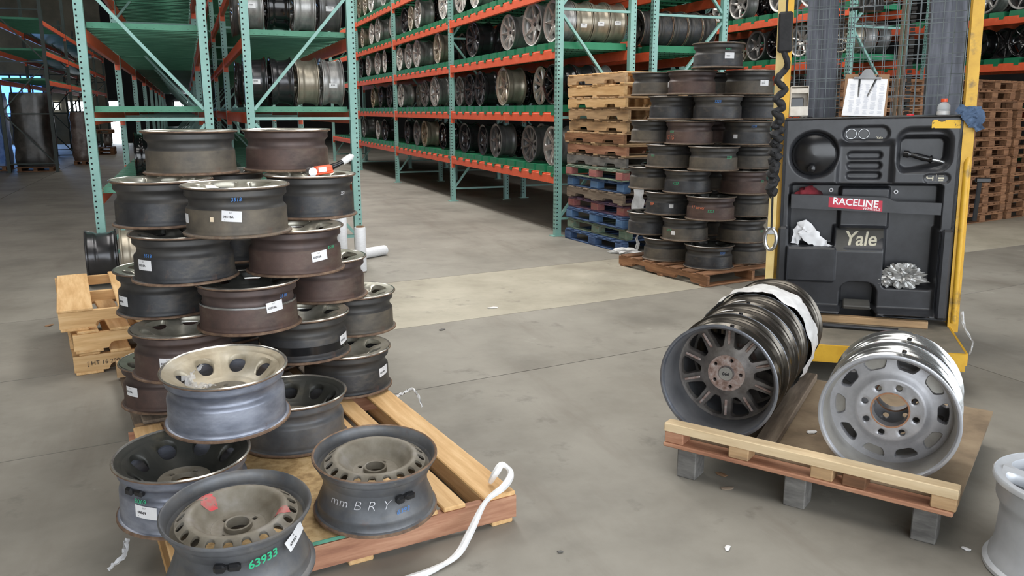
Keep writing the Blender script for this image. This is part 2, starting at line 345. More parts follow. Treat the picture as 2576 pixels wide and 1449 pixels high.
# ------------------------------------------------------------------ storage racks
LV = [.775, 1.536, 2.295, 3.02, 3.76]
COLH = 4.9
def column_mesh(front=True, side=None, holepos=0., n=None, mat_=teal, hmin=.1):
    mb = MB(); wd, dp = .078, .075
    mb.box((0, 0, COLH / 2), (wd, dp, COLH)); mb.m = 1
    z = hmin
    while z < 4.4:
        if front: mb.add([(holepos - .0075, -dp / 2 - .0008, z - .008), (holepos + .0075, -dp / 2 - .0008, z - .008), (holepos + .0075, -dp / 2 - .0008, z + .008), (holepos - .0075, -dp / 2 - .0008, z + .008)], [(0, 1, 2, 3)])
        if side:
            for yy in (-.018, .016):
                x = side * (wd / 2 + .0008); q = [(x, yy - .006, z - .012), (x, yy + .006, z - .012), (x, yy + .006, z + .012), (x, yy - .006, z + .012)]
                mb.add(q, [(0, 1, 2, 3) if side > 0 else (3, 2, 1, 0)])
        z += .0508
    return mb.mesh('column', [mat_, hole_m])
COLM = {k: column_mesh(*k) for k in ((True, None, -.019), (True, None, .019), (True, -1, -.019), (True, -1, .019), (True, 1, .019), (False, None, 0.))}
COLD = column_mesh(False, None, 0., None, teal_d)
def channel_mesh(depth, m, name='deck_channel', wid=.30, h=.055):
    """one inverted hat channel laid across the beams, hooked over both beam tops (x = across)"""
    mb = MB(); d = depth / 2; t = .012
    prof = [(-wid / 2, 0), (-wid / 2 + t, h), (wid / 2 - t, h), (wid / 2, 0)]
    V = [(-d, y, z) for y, z in prof] + [(d, y, z) for y, z in prof]
    mb.add(V, [(0, 4, 5, 1)[::-1], (1, 5, 6, 2)[::-1], (2, 6, 7, 3)[::-1], (0, 1, 2, 3)[::-1], (4, 5, 6, 7)])
    for sx in (-1, 1):
        tw_ = min(.085, wid * .5); mb.box((sx * (d + .022), -wid / 2 + .02, .003), (.046, tw_, .005)); mb.box((sx * (d + .0445), -wid / 2 + .02, -.017), (.005, tw_, .042))
    mb.m = 1
    x = -d + .05
    while x < d - .03:
        for sy in (-1, 1):
            y = sy * (wid / 2 - t * .35 + .0012); mb.add([(x - .008, y, .014), (x + .008, y, .014), (x + .008, y - sy * .004, .03), (x - .008, y - sy * .004, .03)], [(0, 1, 2, 3) if sy < 0 else (3, 2, 1, 0)])
        x += .075
    return mb.mesh(name, [m, hole_m])
CH_G = channel_mesh(.96, deckg, wid=.285, h=.085); CH_O = channel_mesh(.96, deckg_old, wid=.105)
BEAMM = {}
def beam_mesh(L):
    k = round(L, 2)
    if k not in BEAMM:
        mb = MB(); mb.box((0, 0, -.068), (.05, L - .078, .105), bev=.004); mb.box((.006, 0, -.02), (.036, L - .08, .04))
        for s in (-1, 1):
            mb.box((.0, s * (L / 2 - .038), -.09), (.062, .012, .2)); mb.box((-.03, s * (L / 2 - .008), -.09), (.006, .07, .2))
        BEAMM[k] = mb.mesh('beam', orange)
    return BEAMM[k]
def rack(label, x0, x1, ys, levels, chan, holes=(True, True), diag=1, solid_bays=3, dark=False, sides=(None, None), floor_deck=False):
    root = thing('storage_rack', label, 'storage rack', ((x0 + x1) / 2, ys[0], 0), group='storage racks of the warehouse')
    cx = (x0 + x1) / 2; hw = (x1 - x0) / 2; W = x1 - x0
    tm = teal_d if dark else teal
    plate = MB().box((0, 0, .004), (.16, .13, .008)).mesh('foot_plate', tm)
    brM = {}
    def brace(a, b):
        k = tuple(round(q, 3) for q in (*a, *b))
        if k not in brM: brM[k] = MB().bar(a, b, .03, .04, up=(0, 1, 0)).mesh('brace', tm)
        return brM[k]
    for i, y in enumerate(ys):
        yy = y - ys[0]
        for s in (-1, 1):
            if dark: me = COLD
            elif i == 0: me = COLM[(True, sides[0] if s < 0 else sides[1], s * .019)]
            elif i < 3 and sides[0 if s < 0 else 1]: me = COLM[(True, sides[0 if s < 0 else 1], s * .019)]
            else: me = COLM[(True, None, s * .019)] if i < 4 else COLM[(False, None, 0.)]
            link('column', me, root, (s * hw, yy, 0)); link('foot_plate', plate, root, (s * hw, yy, 0))
        for z in (.22, 1.47, 2.745, 4.0): link('brace', brace((-hw + .03, yy, z), (hw - .03, yy, z)), root)
        for k, (za, zb) in enumerate(((.25, 1.42), (1.56, 2.68), (2.8, 3.95))):
            s = diag * (1 if k % 2 else -1)
            link('brace', brace((-s * (hw - .04), yy, zb), (s * (hw - .04), yy, za)), root)
    for i in range(len(ys) - 1):
        L = ys[i + 1] - ys[i]; ym = (ys[i + 1] + ys[i]) / 2 - ys[0]
        for z in levels:
            for s in (-1, 1): link('beam', beam_mesh(L), root, (s * (hw - .0), ym, z), (0, 0, 0 if s < 0 else PI))
            n = int((L - .12) / (.345 if chan is CH_G else .186)); pitch = (L - .12) / n
            if i < solid_bays:
                for k in range(n): link('deck_channel', chan, root, (0, ym - L / 2 + .06 + pitch * (k + .5), z))
            else:
                mb = MB()
                for k in range(n): mb.box((0, ym - L / 2 + .06 + pitch * (k + .5), z + .03), (W - .06, .8 * pitch, .05))
                o = link('far_decking', mb.mesh('far_decking', chan.materials[0]), root); o['kind'] = 'stuff'
    return root
bay = [0, 4.42, 8.55, 12.7, 16.9, 21.1, 25.3, 29.5, 33.7, 37.9]
rack('empty green-decked rack left of the aisle, its end frame behind the left wheel pile', -.826, .218, [8.69 + b for b in bay[:9]], LV, CH_O, diag=1, solid_bays=2)
rack('rack with silver and black rims back to back with the empty rack', .618, 1.66, [8.88 + b for b in bay[:6]], LV, CH_O, diag=-1, solid_bays=2, sides=(None, 1))
rack('rack full of alloy wheels right of the aisle, seen along its long face', 4.28, 5.27, [9.42 + b for b in bay[:5]], LV, CH_G, diag=1, solid_bays=3, sides=(-1, None))
rack('rack with dark steel rims directly behind the leaning pallet and rim stacks', 5.655, 6.70, [9.53 + b for b in bay[:4]], LV, CH_G, diag=-1, solid_bays=1, sides=(-1, None))
rack('rack seen through the wire guard of the yellow lift truck', 9.05, 10.05, [9.75 + b for b in bay[:3]], LV, CH_G, diag=1, solid_bays=1, sides=(-1, None))
rack('rack at the far right beyond the pallet stacks', 12.3, 13.3, [7.0 + b for b in bay[:4]], LV, CH_G, diag=1, solid_bays=2, sides=(-1, None))
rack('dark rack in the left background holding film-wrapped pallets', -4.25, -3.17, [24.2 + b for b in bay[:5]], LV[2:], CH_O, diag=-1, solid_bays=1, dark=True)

# ------------------------------------------------------------------ wheel geometry
def lerp(tab, r):
    if r <= tab[0][0]: return tab[0][1]
    for (a, za), (b, zb) in zip(tab, tab[1:]):
        if r <= b: t = (r - a) / (b - a); t = t * t * (3 - 2 * t) * .5 + t * .5; return za + (zb - za) * t
    return tab[-1][1]
def ring(mb, zf, r0, r1, nr, n=48):
    mb.lathe([(r0 + (r1 - r0) * i / nr, lerp(zf, r0 + (r1 - r0) * i / nr)) for i in range(nr + 1)][::-1], n)
def holeband(mb, zf, r1, r2, n, a, b, p=2., taper=0., phase=0., thick=.02, crest=0., bev=.003, K=6, rc=None, scale=None, closed=None, z0cap=-.02, cmat=None):
    """annulus r1..r2 cut by n holes (half sizes a tangential, b radial, superellipse power p)"""
    wd = 2 * PI / n; rm = rc or (r1 + r2) / 2
    B = []
    for i in range(2 * K): B.append((-wd / 2 + wd * i / (2 * K), r2))
    for i in range(K): B.append((wd / 2, r2 + (r1 - r2) * i / K))
    for i in range(2 * K): B.append((wd / 2 - wd * i / (2 * K), r1))
    for i in range(K): B.append((-wd / 2, r1 + (r2 - r1) * i / K))
    M = len(B)
    for q in range(n):
        ph = phase + wd * q; sc = 1 if scale is None else scale[q % len(scale)]
        aa = a * sc; bb = b * (1 if sc == 1 else (.85 + .15 * sc)); Hh = []
        for th, r in B:
            s, t = th / (wd / 2), (r - rm) / max(r2 - rm, rm - r1)
            al = math.atan2(t, s); cs, sn = math.cos(al), math.sin(al)
            rho = (abs(cs) ** p + abs(sn) ** p) ** (-1 / p) if p > 2 else 1 / math.hypot(cs, sn)
            ht = bb * rho * sn; hs = aa * rho * cs * (1 + taper * ht / bb); Hh.append((hs, ht))
        V = []
        for lev in (0, .5, .86, 1.0, 2):
            for (th, r), (hs, ht) in zip(B, Hh):
                t = min(lev, 1)
                rr = r * (1 - t) + (rm + ht) * t; tt = th * (1 - t) + (hs / rm) * t
                z = lerp(zf, rr) + crest * (1 - t) * (1 if abs(th) > wd * .49 else 0)
                if lev >= 1: z -= bev
                if lev == 2: z = lerp(zf, rr) - thick
                an = ph + tt; V.append((rr * math.cos(an), rr * math.sin(an), z))
        F = []
        for l in range(4):
            for i in range(M):
                j = (i + 1) % M; F.append((l * M + i, (l + 1) * M + i, (l + 1) * M + j, l * M + j))
        mb.add(V, F)
        if closed and closed[q % len(closed)]:
            om = mb.m
            if cmat is not None: mb.m = cmat
            o = [(rm + ht, hs / rm) for hs, ht in Hh]
            mb.add([(r * math.cos(ph + t), r * math.sin(ph + t), lerp(zf, r) + z0cap) for r, t in o], [tuple(range(M))])
            mb.m = om
steel_dark = mat('clean_black_steel', [(56, 55, 55), (70, 68, 66), (90, 84, 76)], .48, .22, 7, 7, contrast=(.35, .8)); steel_pur = mat('purplish_steel', [(68, 58, 57), (86, 72, 68), (100, 86, 80)], .5, .25, 7, 7, contrast=(.35, .8))
TWO = {'dusty_steel': steel_dark, 'rusty_brown_steel': steel_pur, 'black_steel': steel_dark}
STEEL = [(.226, .0), (.2335, .004), (.2335, .010), (.228, .014), (.2195, .016), (.2175, .022), (.2165, .028), (.2178, .034), (.2165, .040), (.2150, .112), (.2130, .120), (.2060, .127), (.2020, .133), (.2005, .142), (.2005, .152), (.2030, .160), (.2115, .169), (.2165, .173), (.2178, .179), (.2165, .185), (.2168, .199), (.222, .204), (.2285, .206), (.2335, .209), (.2335, .214), (.229, .218),
         (.224, .215), (.213, .200), (.210, .176), (.192, .160), (.192, .140), (.206, .122), (.211, .1), (.211, .03), (.215, .014), (.222, .002)]
OLD = [(.226, .0), (.2335, .004), (.2335, .010), (.228, .014), (.2195, .017), (.216, .024), (.2150, .040), (.2165, .046), (.2140, .052), (.2060, .070), (.1975, .092), (.1945, .110), (.1945, .130), (.1975, .148), (.205, .166), (.212, .176), (.2175, .182), (.2185, .188), (.2195, .199), (.222, .204), (.2285, .206), (.2335, .209), (.2335, .214), (.229, .218),
       (.224, .215), (.217, .200), (.213, .180), (.2085, .166), (.1985, .142), (.1905, .13), (.1905, .11), (.2, .07), (.211, .04), (.214, .018), (.222, .002), (.225, .0)]
def steel_rim_mesh(Rr, hh, body, lip, edge):
    STEEL = OLD if Rr < .23 else globals()['STEEL']
    mb = MB(); k = Rr / .2335; hz = hh / .218
    P = [(r * k, z * hz) for r, z in STEEL]; n = 64; i0 = len(mb.v)
    mb.lathe(P, n, closed=True)
    for i in range(len(P)):
        z = STEEL[i][1]; mi = 0
        if i in (0, 1, 2) or i in (35, 34) or i in (22, 23): mi = 1
        if i in (24, 25): mi = 2
        if i > 25 and i < 28: mi = 2
        if 10 <= i <= 21 and body.name in TWO: mi = 3
        for j in range(n): mb.mi[i * n + j] = mi
    return mb.mesh('rim', [body, lip, edge, TWO.get(body.name, body)], True, 40)
def disc_mesh(kind, m, hubm=None):
    mb = MB(); h = .218
    if kind == 'clad':
        zf = [(.034, h - .080), (.065, h - .080), (.088, h - .074), (.105, h - .052), (.125, h - .030), (.15, h - .014), (.19, h - .006), (.208, h - .004), (.2225, h - .002)]
        ring(mb, zf, .2, .2225, 4, 72); holeband(mb, zf, .11, .2, 6, .050, .033, p=3.2, taper=.28, phase=.3, thick=.025)
        ring(mb, zf, .082, .11, 4, 72); mb.m = 1; holeband(mb, zf, .042, .082, 6, .0075, .0075, phase=.2, thick=.006, rc=.062, K=3); ring(mb, [(.034, h - .095), (.042, h - .08)], .034, .042, 2, 36)
    elif kind == 'oval':
        zf = [(.036, h - .108), (.082, h - .108), (.096, h - .100), (.118, h - .088), (.195, h - .024), (.210, h - .013), (.2265, h - .003)]
        ring(mb, zf, .2, .2265, 5, 80); holeband(mb, zf, .112, .2, 8, .032, .0275, phase=.25, thick=.02, rc=.160, bev=.006)
        ring(mb, zf, .09, .112, 4, 80); mb.m = 1; holeband(mb, zf, .044, .09, 5, .009, .009, phase=.1, thick=.008, rc=.066, K=4); ring(mb, [(.036, h - .120), (.044, h - .105)], .036, .044, 3, 40)
    else:
        k = .2205 / .2335
        zf = [(.034, h - .074), (.075, h - .074), (.088, h - .067), (.116, h - .035), (.131, h - .017), (.140, h - .014), (.147, h - .016), (.178, h - .037), (.186, h - .049), (.194, h - .056)]
        ring(mb, zf, .178, .194, 4, 80); holeband(mb, zf, .147, .178, 20, .0145, .0125, phase=0, thick=.01, rc=.1625, K=3, bev=.001)
        ring(mb, zf, .08, .147, 12, 80); holeband(mb, zf, .042, .08, 4, .0075, .0075, phase=.5, thick=.006, rc=.06, K=4)
        mb.lathe([(.042, h - .074), (.041, h - .060), (.038, h - .058), (.034, h - .060), (.034, h - .09)], 40)
    return mb.mesh('disc', [m, hubm or m], True, 40)
RIMS = {}
def rim_for(Rr, body, lip, edge):
    k = (Rr, body.name, lip.name, edge.name)
    if k not in RIMS: RIMS[k] = steel_rim_mesh(Rr, .218, body, lip, edge)
    return RIMS[k]
DISC = {'clad': disc_mesh('clad', disc_chrome, disc_dirty), 'clad_dark': disc_mesh('clad', disc_black), 'oval_silver': disc_mesh('oval', disc_silver, disc_dirty), 'oval_black': disc_mesh('oval', disc_black, disc_dirty), 'holes': disc_mesh('holes', disc_dirty)}
valve_me = MB().tube([(0, 0, 0), (0, -.012, .004)], [.007, .005], 8).mesh('valve_hole', plastic_g, True)
def steel_wheel(label, x, y, z, body, disc, lip=lip_rust, edge=rim_edge, Rr=.2335, rot=0., group=None, tilt=(0, 0)):
    t = thing('steel_wheel', label, 'wheel', (x, y, z), (tilt[0], tilt[1], 0), group)
    link('rim', rim_for(Rr, body, lip, edge), t); link('disc', DISC[disc], t, rot=(0, 0, rot))
    t['_r'] = Rr; return t
def hit(t, u, v, rr=.2165):
    """where the sight line through (u,v) meets the barrel of an upright wheel: (angle, local height)"""
    r = ray(u, v); c = t.location; dx, dy = r.x, r.y; a = dx * dx + dy * dy; b = -2 * (dx * c.x + dy * c.y); cc = c.x ** 2 + c.y ** 2 - rr * rr
    dsc = max(b * b - 4 * a * cc, 0); s = (-b - math.sqrt(dsc)) / (2 * a); P = EYE + r * s
    return math.atan2(P.y - c.y, P.x - c.x), P.z - c.z
def wrap(vs, ang, zc, rr, roll=0.):
    out = []; cr, sr = math.cos(roll), math.sin(roll)
    for x, y, *_ in vs:
        X = x * cr - y * sr; Y = x * sr + y * cr; a = ang + X / rr; out.append((rr * math.cos(a), rr * math.sin(a), zc + Y))
    return out
def sticker(t, u, v, code, head='B-C', roll=0., w_=.082, h_=.046, rr=.2185):
    ang, zc = hit(t, u, v, rr); mb = MB(); n = 8
    g = [(-w_ / 2 + w_ * i / n, -h_ / 2 + h_ * j) for j in (0, 1) for i in range(n + 1)]
    mb.add(wrap(g, ang, zc, rr, roll), [(i, i + 1, n + 2 + i, n + 1 + i) for i in range(n)])
    o = link('label_sticker', mb.mesh('label_sticker', paper), t, label='white printed label')
    pm = MB()
    for body, sz, dx, dy, bo in ((code, .0135, -.014, -.003, .0004), (head, .008, -.004, .0145, 0), ('IIII', .004, -.028, -.016, 0)):
        vs, fs = text(body, sz, 0, bo); pm.add(wrap([(p[0] + dx, p[1] + dy) for p in vs], ang, zc, rr + .0008, roll), fs)
    link('print', pm.mesh('print', ink), o)
def scrawl(t, u, v, body, m, size=.022, roll=0., shear=.15, rr=.2178, bold=.0, name='handwriting', sp=1.):
    ang, zc = hit(t, u, v, rr); vs, fs = text(body, size, shear, bold, sp); mb = MB()
    mb.add(wrap([(p[0], p[1]) for p in vs], ang, zc, rr + .0006, roll), fs)
    link(name, mb.mesh(name, m), t, label='handwritten number' if body.isdigit() else 'handwritten letters')
def sensor(t, u, v, rr=.205):
    ang, zc = hit(t, u, v, rr); mb = MB(); m = Matrix.Rotation(ang - PI / 2, 3, 'Z')
    c = Vector((rr * math.cos(ang), rr * math.sin(ang), zc)); ex = m @ Vector((1, 0, 0)); ey = m @ Vector((0, 1, 0))
    mb.box(c + ey * .008 - ex * .02, (.036, .022, .024), m, .006); mb.box(c + ey * .010 + ex * .02, (.032, .026, .028), m, .007); mb.box(c + ey * .006, (.02, .014, .014), m, .003)
    link('pressure_sensor', mb.mesh('pressure_sensor', al_gun, True), t, label='black pressure sensor strapped in the rim well')

# ------------------------------------------------------------------ pallets
BM = {}
def plank(L, W, T, m, bev=.004):
    k = (round(L, 3), round(W, 3), round(T, 3), m.name)
    if k not in BM: BM[k] = MB().box((0, 0, 0), (L, W, T), bev=bev).mesh('plank', m)
    return BM[k]
SM = {}
def stringer_mesh(L, hgt, th, m, notch):
    k = (round(L, 3), round(hgt, 3), m.name, notch)
    if k not in SM:
        x = L / 2
        if notch:
            p = [(-x, 0)]
            for c in (-L * .25, L * .25): p += [(c - .115, 0), (c - .10, .028), (c - .085, .036), (c + .085, .036), (c + .10, .028), (c + .115, 0)]
            p += [(x, 0), (x, hgt), (-x, hgt)]
        else: p = [(-x, 0), (x, 0), (x, hgt), (-x, hgt)]
        SM[k] = MB().prism(p, -th / 2, th / 2).mesh('stringer', m)
    return SM[k]
def pallet(label, mw, L=1.2, W=1.0, kind='stringer', m=pine_w, m2=None, hgt=.131, top=None, bottom=None, group=None, seed=0, notch=True, tb=.018):
    """local x along the stringers, y along the deck boards, origin at base centre"""
    rr = random.Random(seed); t = thing('pallet', label, 'pallet', group=group, mw=mw); m2 = m2 or m
    sh = hgt - 2 * tb
    top = top if top is not None else [(-.5 + (k + .5) / 7, .115) for k in range(7)]
    bottom = bottom if bottom is not None else [(-.5 + .045, .09), (0, .09), (.5 - .045, .09)]
    for f, wd in top:
        x = max(-L / 2 + wd / 2, min(L / 2 - wd / 2, f * L)); o = link('deck_board', plank(W, wd, tb, m), t, (x + rr.uniform(-.004, .004), rr.uniform(-.008, .008), hgt - tb / 2), (0, 0, PI / 2 + rr.uniform(-.008, .008)))
    if kind == 'stringer':
        for f in (-.5, 0, .5): link('stringer', stringer_mesh(L, sh, .036, m2, notch), t, (rr.uniform(-.006, .006), f * (W - .04), tb))
        for f, wd in bottom: link('bottom_board', plank(W, wd, tb, m), t, (max(-L / 2 + wd / 2, min(L / 2 - wd / 2, f * L)), 0, tb / 2), (0, 0, PI / 2))
    else:
        for f in (-.5, 0, .5):
            link('stringer_board', plank(L, .09, .016, m), t, (0, f * (W - .1), hgt - tb - .008)); link('bottom_board', plank(L, .09, .016, m), t, (0, f * (W - .1), .008))
            for g in (-.5, 0, .5): link('block', plank(.135 + .02 * (g == 0), .1, hgt - tb - .032, m2), t, (g * (L - .14), f * (W - .1), .016 + (hgt - tb - .032) / 2))
    return t

A8 = R(8)
# pallet under the front wheels
PF = Matrix.Translation((.36, 3.33, 0)) @ Matrix.Rotation(A8, 4, 'Z')
PFo = pallet('low reddish pallet at front left under the loose steel wheels and strand board', PF, 1.25, 1.42, 'stringer', pine, wood_red, .125, [(-.43, .12), (-.30, .09), (-.18, .09), (.02, .09), (.12, .09), (.20, .09), (.29, .09), (.445, .135)], [(-.45, .09), (0, .09), (.45, .09)], seed=3, notch=False)
tag(PFo, None, None, 'pallets on the warehouse floor')
o = link('strand_board', MB().box((0, 0, 0), (.74, .86, .011)).mesh('strand_board', osb), None, mw=PF @ Mloc((-.16, -.30, .1310)))
tag(o, 'tan strand board sheet with a green edge lying on the front pallet', 'board')
link('painted_edge', MB().box((0, 0, 0), (.42, .003, .0125)).mesh('painted_edge', edge_green), o, (.12, -.4315, 0), label='green painted edge')
PR = Matrix.Translation((.19, 4.66, 0)) @ Matrix.Rotation(A8, 4, 'Z')
pallet('weathered pallet under the tall pile of steel wheels', PR, 1.2, 1.18, 'stringer', wood_grey, pine_w, .131, seed=5, group='pallets on the warehouse floor')

# ------------------------------------------------------------------ left pile of steel wheels
G1 = 'steel wheels in the left pile'
Zk = {k: .135 + .22 * k - .218 for k in range(1, 7)}
W = {}
def pw(n, x, y, L, lab, body, disc, **k): W[n] = steel_wheel(lab, x, y, Zk[L], body, disc, group=G1, **k)
pw(1, .014, 4.55, 6, 'dark dusty steel wheel on top of the left pile, left one of the topmost two', steel_dusty, 'clad')
pw(2, .502, 4.64, 6, 'dark brown steel wheel topping the left pile, right one beside the orange tool', steel_brown, 'clad')
pw(3, -.127, 4.29, 5, 'black steel wheel at the left end of the second tier from the top', steel_black, 'clad')
pw(4, .185, 3.86, 5, 'tan dusty steel wheel labelled 03518A at the centre front of the second tier', steel_dusty, 'clad', lip=lip_dust, rot=.5)
pw(5, .580, 4.37, 5, 'black steel wheel carrying the orange hand tool on its face', steel_black, 'clad')
pw(6, -.050, 4.02, 4, 'black steel wheel with a 03518A label and blue numbers at its left side', steel_black, 'clad_dark')
pw(7, .448, 4.04, 4, 'purplish brown steel wheel with green numbers right of its label, third tier from the top', steel_brown, 'clad')
pw(8, -.155, 4.36, 3, 'black steel wheel at the left of the fourth tier, label cut by its left edge', steel_black, 'clad')
pw(9, .210, 3.90, 3, 'rusty brown steel wheel with a bright metal band around its barrel', steel_brown, 'clad_dark')
pw(10, .625, 4.40, 3, 'rusty dark steel wheel at the right edge of the fourth tier near the film rolls', steel_brown, 'clad')
pw(11, -.085, 4.02, 2, 'brown rusty steel wheel just behind the silver oval-hole wheel', steel_brown, 'clad')
pw(12, .470, 4.10, 2, 'black steel wheel with a glossy black band, right of the silver oval-hole wheel', steel_black, 'clad')
pw(13, .800, 4.50, 2, 'dark steel wheel peeking out at the back right of the pile, second tier up', steel_dusty, 'clad')
pw(14, -.165, 4.26, 1, 'dark maroon steel wheel at the lower left of the pile, resting on the rear pallet', steel_brown, 'clad')
pw(15, .690, 4.16, 1, 'black steel wheel at the lower right of the pile with a chrome-edged face', steel_black, 'clad')
pw(16, .070, 3.20, 2, 'silver steel wheel with oval holes and a shred of film, resting on two others', steel_silver, 'oval_silver', rot=.2, tilt=(R(4), R(-1)))
pw(17, .345, 3.53, 1, 'grey steel wheel with a scuffed black oval-hole face, right of the silver one', steel_grey, 'oval_black', rot=.5)
pw(18, -.100, 2.985, 1, 'silver steel wheel labelled 08069 with a black oval-hole face', steel_silver, 'oval_black', rot=.9, tilt=(R(2.5), 0))
W[16].location.z += .032; W[18].location.z += .012
W[19] = steel_wheel('nearest steel wheel with round holes, red spray marks and green 63933', .060, 2.445, .172, steel_grey, 'holes', lip=steel_grey, edge=steel_grey, Rr=.2205, rot=.1, group=G1, tilt=(R(5), R(-1.5)))
W[20] = steel_wheel('steel wheel with round holes and chalk letters BRY on its side', .538, 2.74, .152, steel_grey, 'holes', edge=steel_grey, Rr=.2205, rot=.35, group=G1, tilt=(R(4.5), 0))
# hidden supports deep inside the pile that still show through its gaps
for x, y, L, lab in ((.30, 4.72, 1, 'dark steel wheel hidden at the back centre of the lowest tier'), (.12, 4.60, 2, 'dark steel wheel at the back of the second tier from the floor'),
                     (.25, 4.92, 3, 'dark steel wheel at the rear centre of the fourth tier'), (.20, 4.51, 4, 'dark steel wheel behind the front pair of the third tier'), (.16, 4.78, 5, 'dark steel wheel under the two topmost wheels')):
    pw(100 + len(W), x, y, L, lab, steel_black, 'clad_dark')
sticker(W[4], 583, 545, '03518A', roll=-.08); sticker(W[6], 363, 668, '03518A'); sticker(W[7], 805, 644, '03518A', roll=.10); sticker(W[9], 692, 771, '03518A', roll=.1)
sticker(W[11], 425, 915, '03518A'); sticker(W[12], 866, 850, '03518A', roll=.1); sticker(W[14], 331, 986, '03518A'); sticker(W[15], 966, 932, '03518A', roll=.1)
sticker(W[8], 309, 758, '03518A'); sticker(W[18], 366, 1284, '08069', 'D-P', roll=-.05); sticker(W[19], 746, 1336, '63933', 'Z', roll=.45, rr=.2075)
scrawl(W[4], 594, 503, '3518', paint_chalkb); scrawl(W[6], 371, 645, '3518', paint_chalkb); scrawl(W[9], 713, 744, '3518', paint_chalkb); scrawl(W[7], 832, 622, '3518', paint_teal)
scrawl(W[5], 862, 486, '351', chalk, .02); scrawl(W[19], 664, 1390, '63933', paint_teal, .036, .16, .2, rr=.199, bold=.0008)
scrawl(W[20], 850, 1252, 'mm', chalk, .046, 0, .3, rr=.2, bold=-.0004, sp=1.1); scrawl(W[20], 932, 1262, 'BRY', chalk, .052, .0, .3, rr=.2, bold=-.0014, sp=1.7); scrawl(W[20], 1014, 1272, '6393', paint_chalkb, .026, .05, rr=.2)
scrawl(W[18], 352, 1256, '8069', paint_teal, .024)
sensor(W[18], 345, 1228); sensor(W[19], 574, 1404, .185); sensor(W[20], 1014, 1236, .188)
ang, zc = hit(W[4], 470, 549, .2185); mb = MB(); g = [(-.024 + .006 * i, -.02 + .04 * j) for j in (0, 1) for i in range(9)]
mb.add(wrap(g, ang, zc, .2185), [(i, i + 1, 10 + i, 9 + i) for i in range(8)]); link('torn_sticker', mb.mesh('torn_sticker', paper), W[4], label='torn white sticker')
ang, zc = hit(W[4], 533, 553, .2185); mb = MB(); g = [(-.008 + .004 * i, -.01 + .02 * j) for j in (0, 1) for i in range(5)]
mb.add(wrap(g, ang, zc, .2185), [(i, i + 1, 6 + i, 5 + i) for i in range(4)]); link('small_sticker', mb.mesh('small_sticker', mat('cream_sticker', [(226, 206, 176), (232, 214, 186)], .6)), W[4], label='small cream sticker')
link('metal_band', MB().lathe([(.2100, .116), (.2150, .118), (.2150, .126), (.2070, .128)], 64).mesh('metal_band', chrome, True), W[9], label='bright bare metal band')
link('gloss_band', MB().lathe([(.2172, .044), (.2172, .084)], 64).mesh('gloss_band', plastic_g, True), W[12], label='glossy black painted band')
def blob(rx, ry, rz, seed, amp, n=3):
    bm = bmesh.new(); bmesh.ops.create_icosphere(bm, subdivisions=n, radius=1)
    for v in bm.verts:
        q = v.co.copy(); k = 1 + amp * mnoise.noise(q * 2.3 + Vector((seed, 0, 0))) + amp * .7 * mnoise.noise(q * 6 + Vector((0, seed, 0)))
        v.co = Vector((q.x * rx * k, q.y * ry * k, q.z * rz * k))
    me = bpy.data.meshes.new('blob'); bm.to_mesh(me); bm.free(); return me
def blob_obj(name, loc, d, seed, amp, m, label, cat, rot=(0, 0, 0), n=3, smooth=False, parent=None):
    me = blob(*d, seed, amp, n); me.name = name; me.materials.append(m)
    if smooth: me.shade_smooth()
    o = link(name, me, parent, loc, rot)
    if cat: tag(o, label, cat)
    return o
def ribbon(name, pts, wid, m, crinkle=.01, seed=1, sub=6, parent=None, axis=(0, 0, 1)):
    """crumpled film strip following pts"""
    mb = MB(); P = [Vector(p) for p in pts]; r2 = random.Random(seed); Q = []
    for a, b in zip(P, P[1:]):
        for i in range(sub): Q.append(a.lerp(b, i / sub))
    Q.append(P[-1]); V = []; F = []; nw = 5
    for i, q in enumerate(Q):
        t = (Q[min(i + 1, len(Q) - 1)] - Q[max(i - 1, 0)]).normalized(); sd = t.cross(Vector(axis)); sd = sd.normalized() if sd.length > .01 else Vector((1, 0, 0)); nn = t.cross(sd)
        wv = wid[i * len(wid) // len(Q)] if isinstance(wid, (list, tuple)) else wid
        for j in range(nw + 1): V.append(q + sd * wv * (j / nw - .5) + nn * r2.uniform(-crinkle, crinkle) + sd * r2.uniform(-crinkle, crinkle) * .4)
    for i in range(len(Q) - 1):
        for j in range(nw): a = i * (nw + 1) + j; F.append((a, a + 1, a + nw + 2, a + nw + 1))
    return link(name, mb.add(V, F).mesh(name, m, True, 60), parent)
zt = Zk[2] + .218
o = ribbon('film_scrap', [(-.02, 3.36, zt - .012), (-.07, 3.29, zt - .022), (-.06, 3.19, zt - .03), (-.02, 3.10, zt - .015), (.02, 3.03, zt + .006)], [.04, .05, .03, .04, .03], film, .008, 4)
tag(o, 'shred of clear stretch film lying on the silver oval-hole wheel', 'plastic film')
o = ribbon('film_tuft', [(-.36, 2.86, .02), (-.31, 2.89, .05), (-.30, 2.93, .09)], .02, film, .008, 9); tag(o, 'wisp of clear film at the left front corner of the front pallet', 'plastic film')
# red spray marks
tab = [(.034, .144), (.075, .144), (.088, .151), (.116, .183), (.131, .201), (.140, .204), (.147, .202), (.178, .181)]
for cx_, cy_, a_ in ((-.080, .098, .026), (.128, -.045, .022)):
    mb = MB(); V = [(cx_ + q * a_ * math.cos(k * PI / 7) * (1 + .2 * math.sin(k * 3)), cy_ + q * a_ * math.sin(k * PI / 7)) for q in (1, .5) for k in range(14)] + [(cx_, cy_)]
    mb.add([(x, y, lerp(tab, math.hypot(x, y)) + .0012) for x, y in V], [(i, (i + 1) % 14, 14 + (i + 1) % 14, 14 + i) for i in range(14)] + [(14 + i, 14 + (i + 1) % 14, 28) for i in range(14)])
    link('spray_mark', mb.mesh('spray_mark', spray_red, True), W[19], label='red spray paint mark')

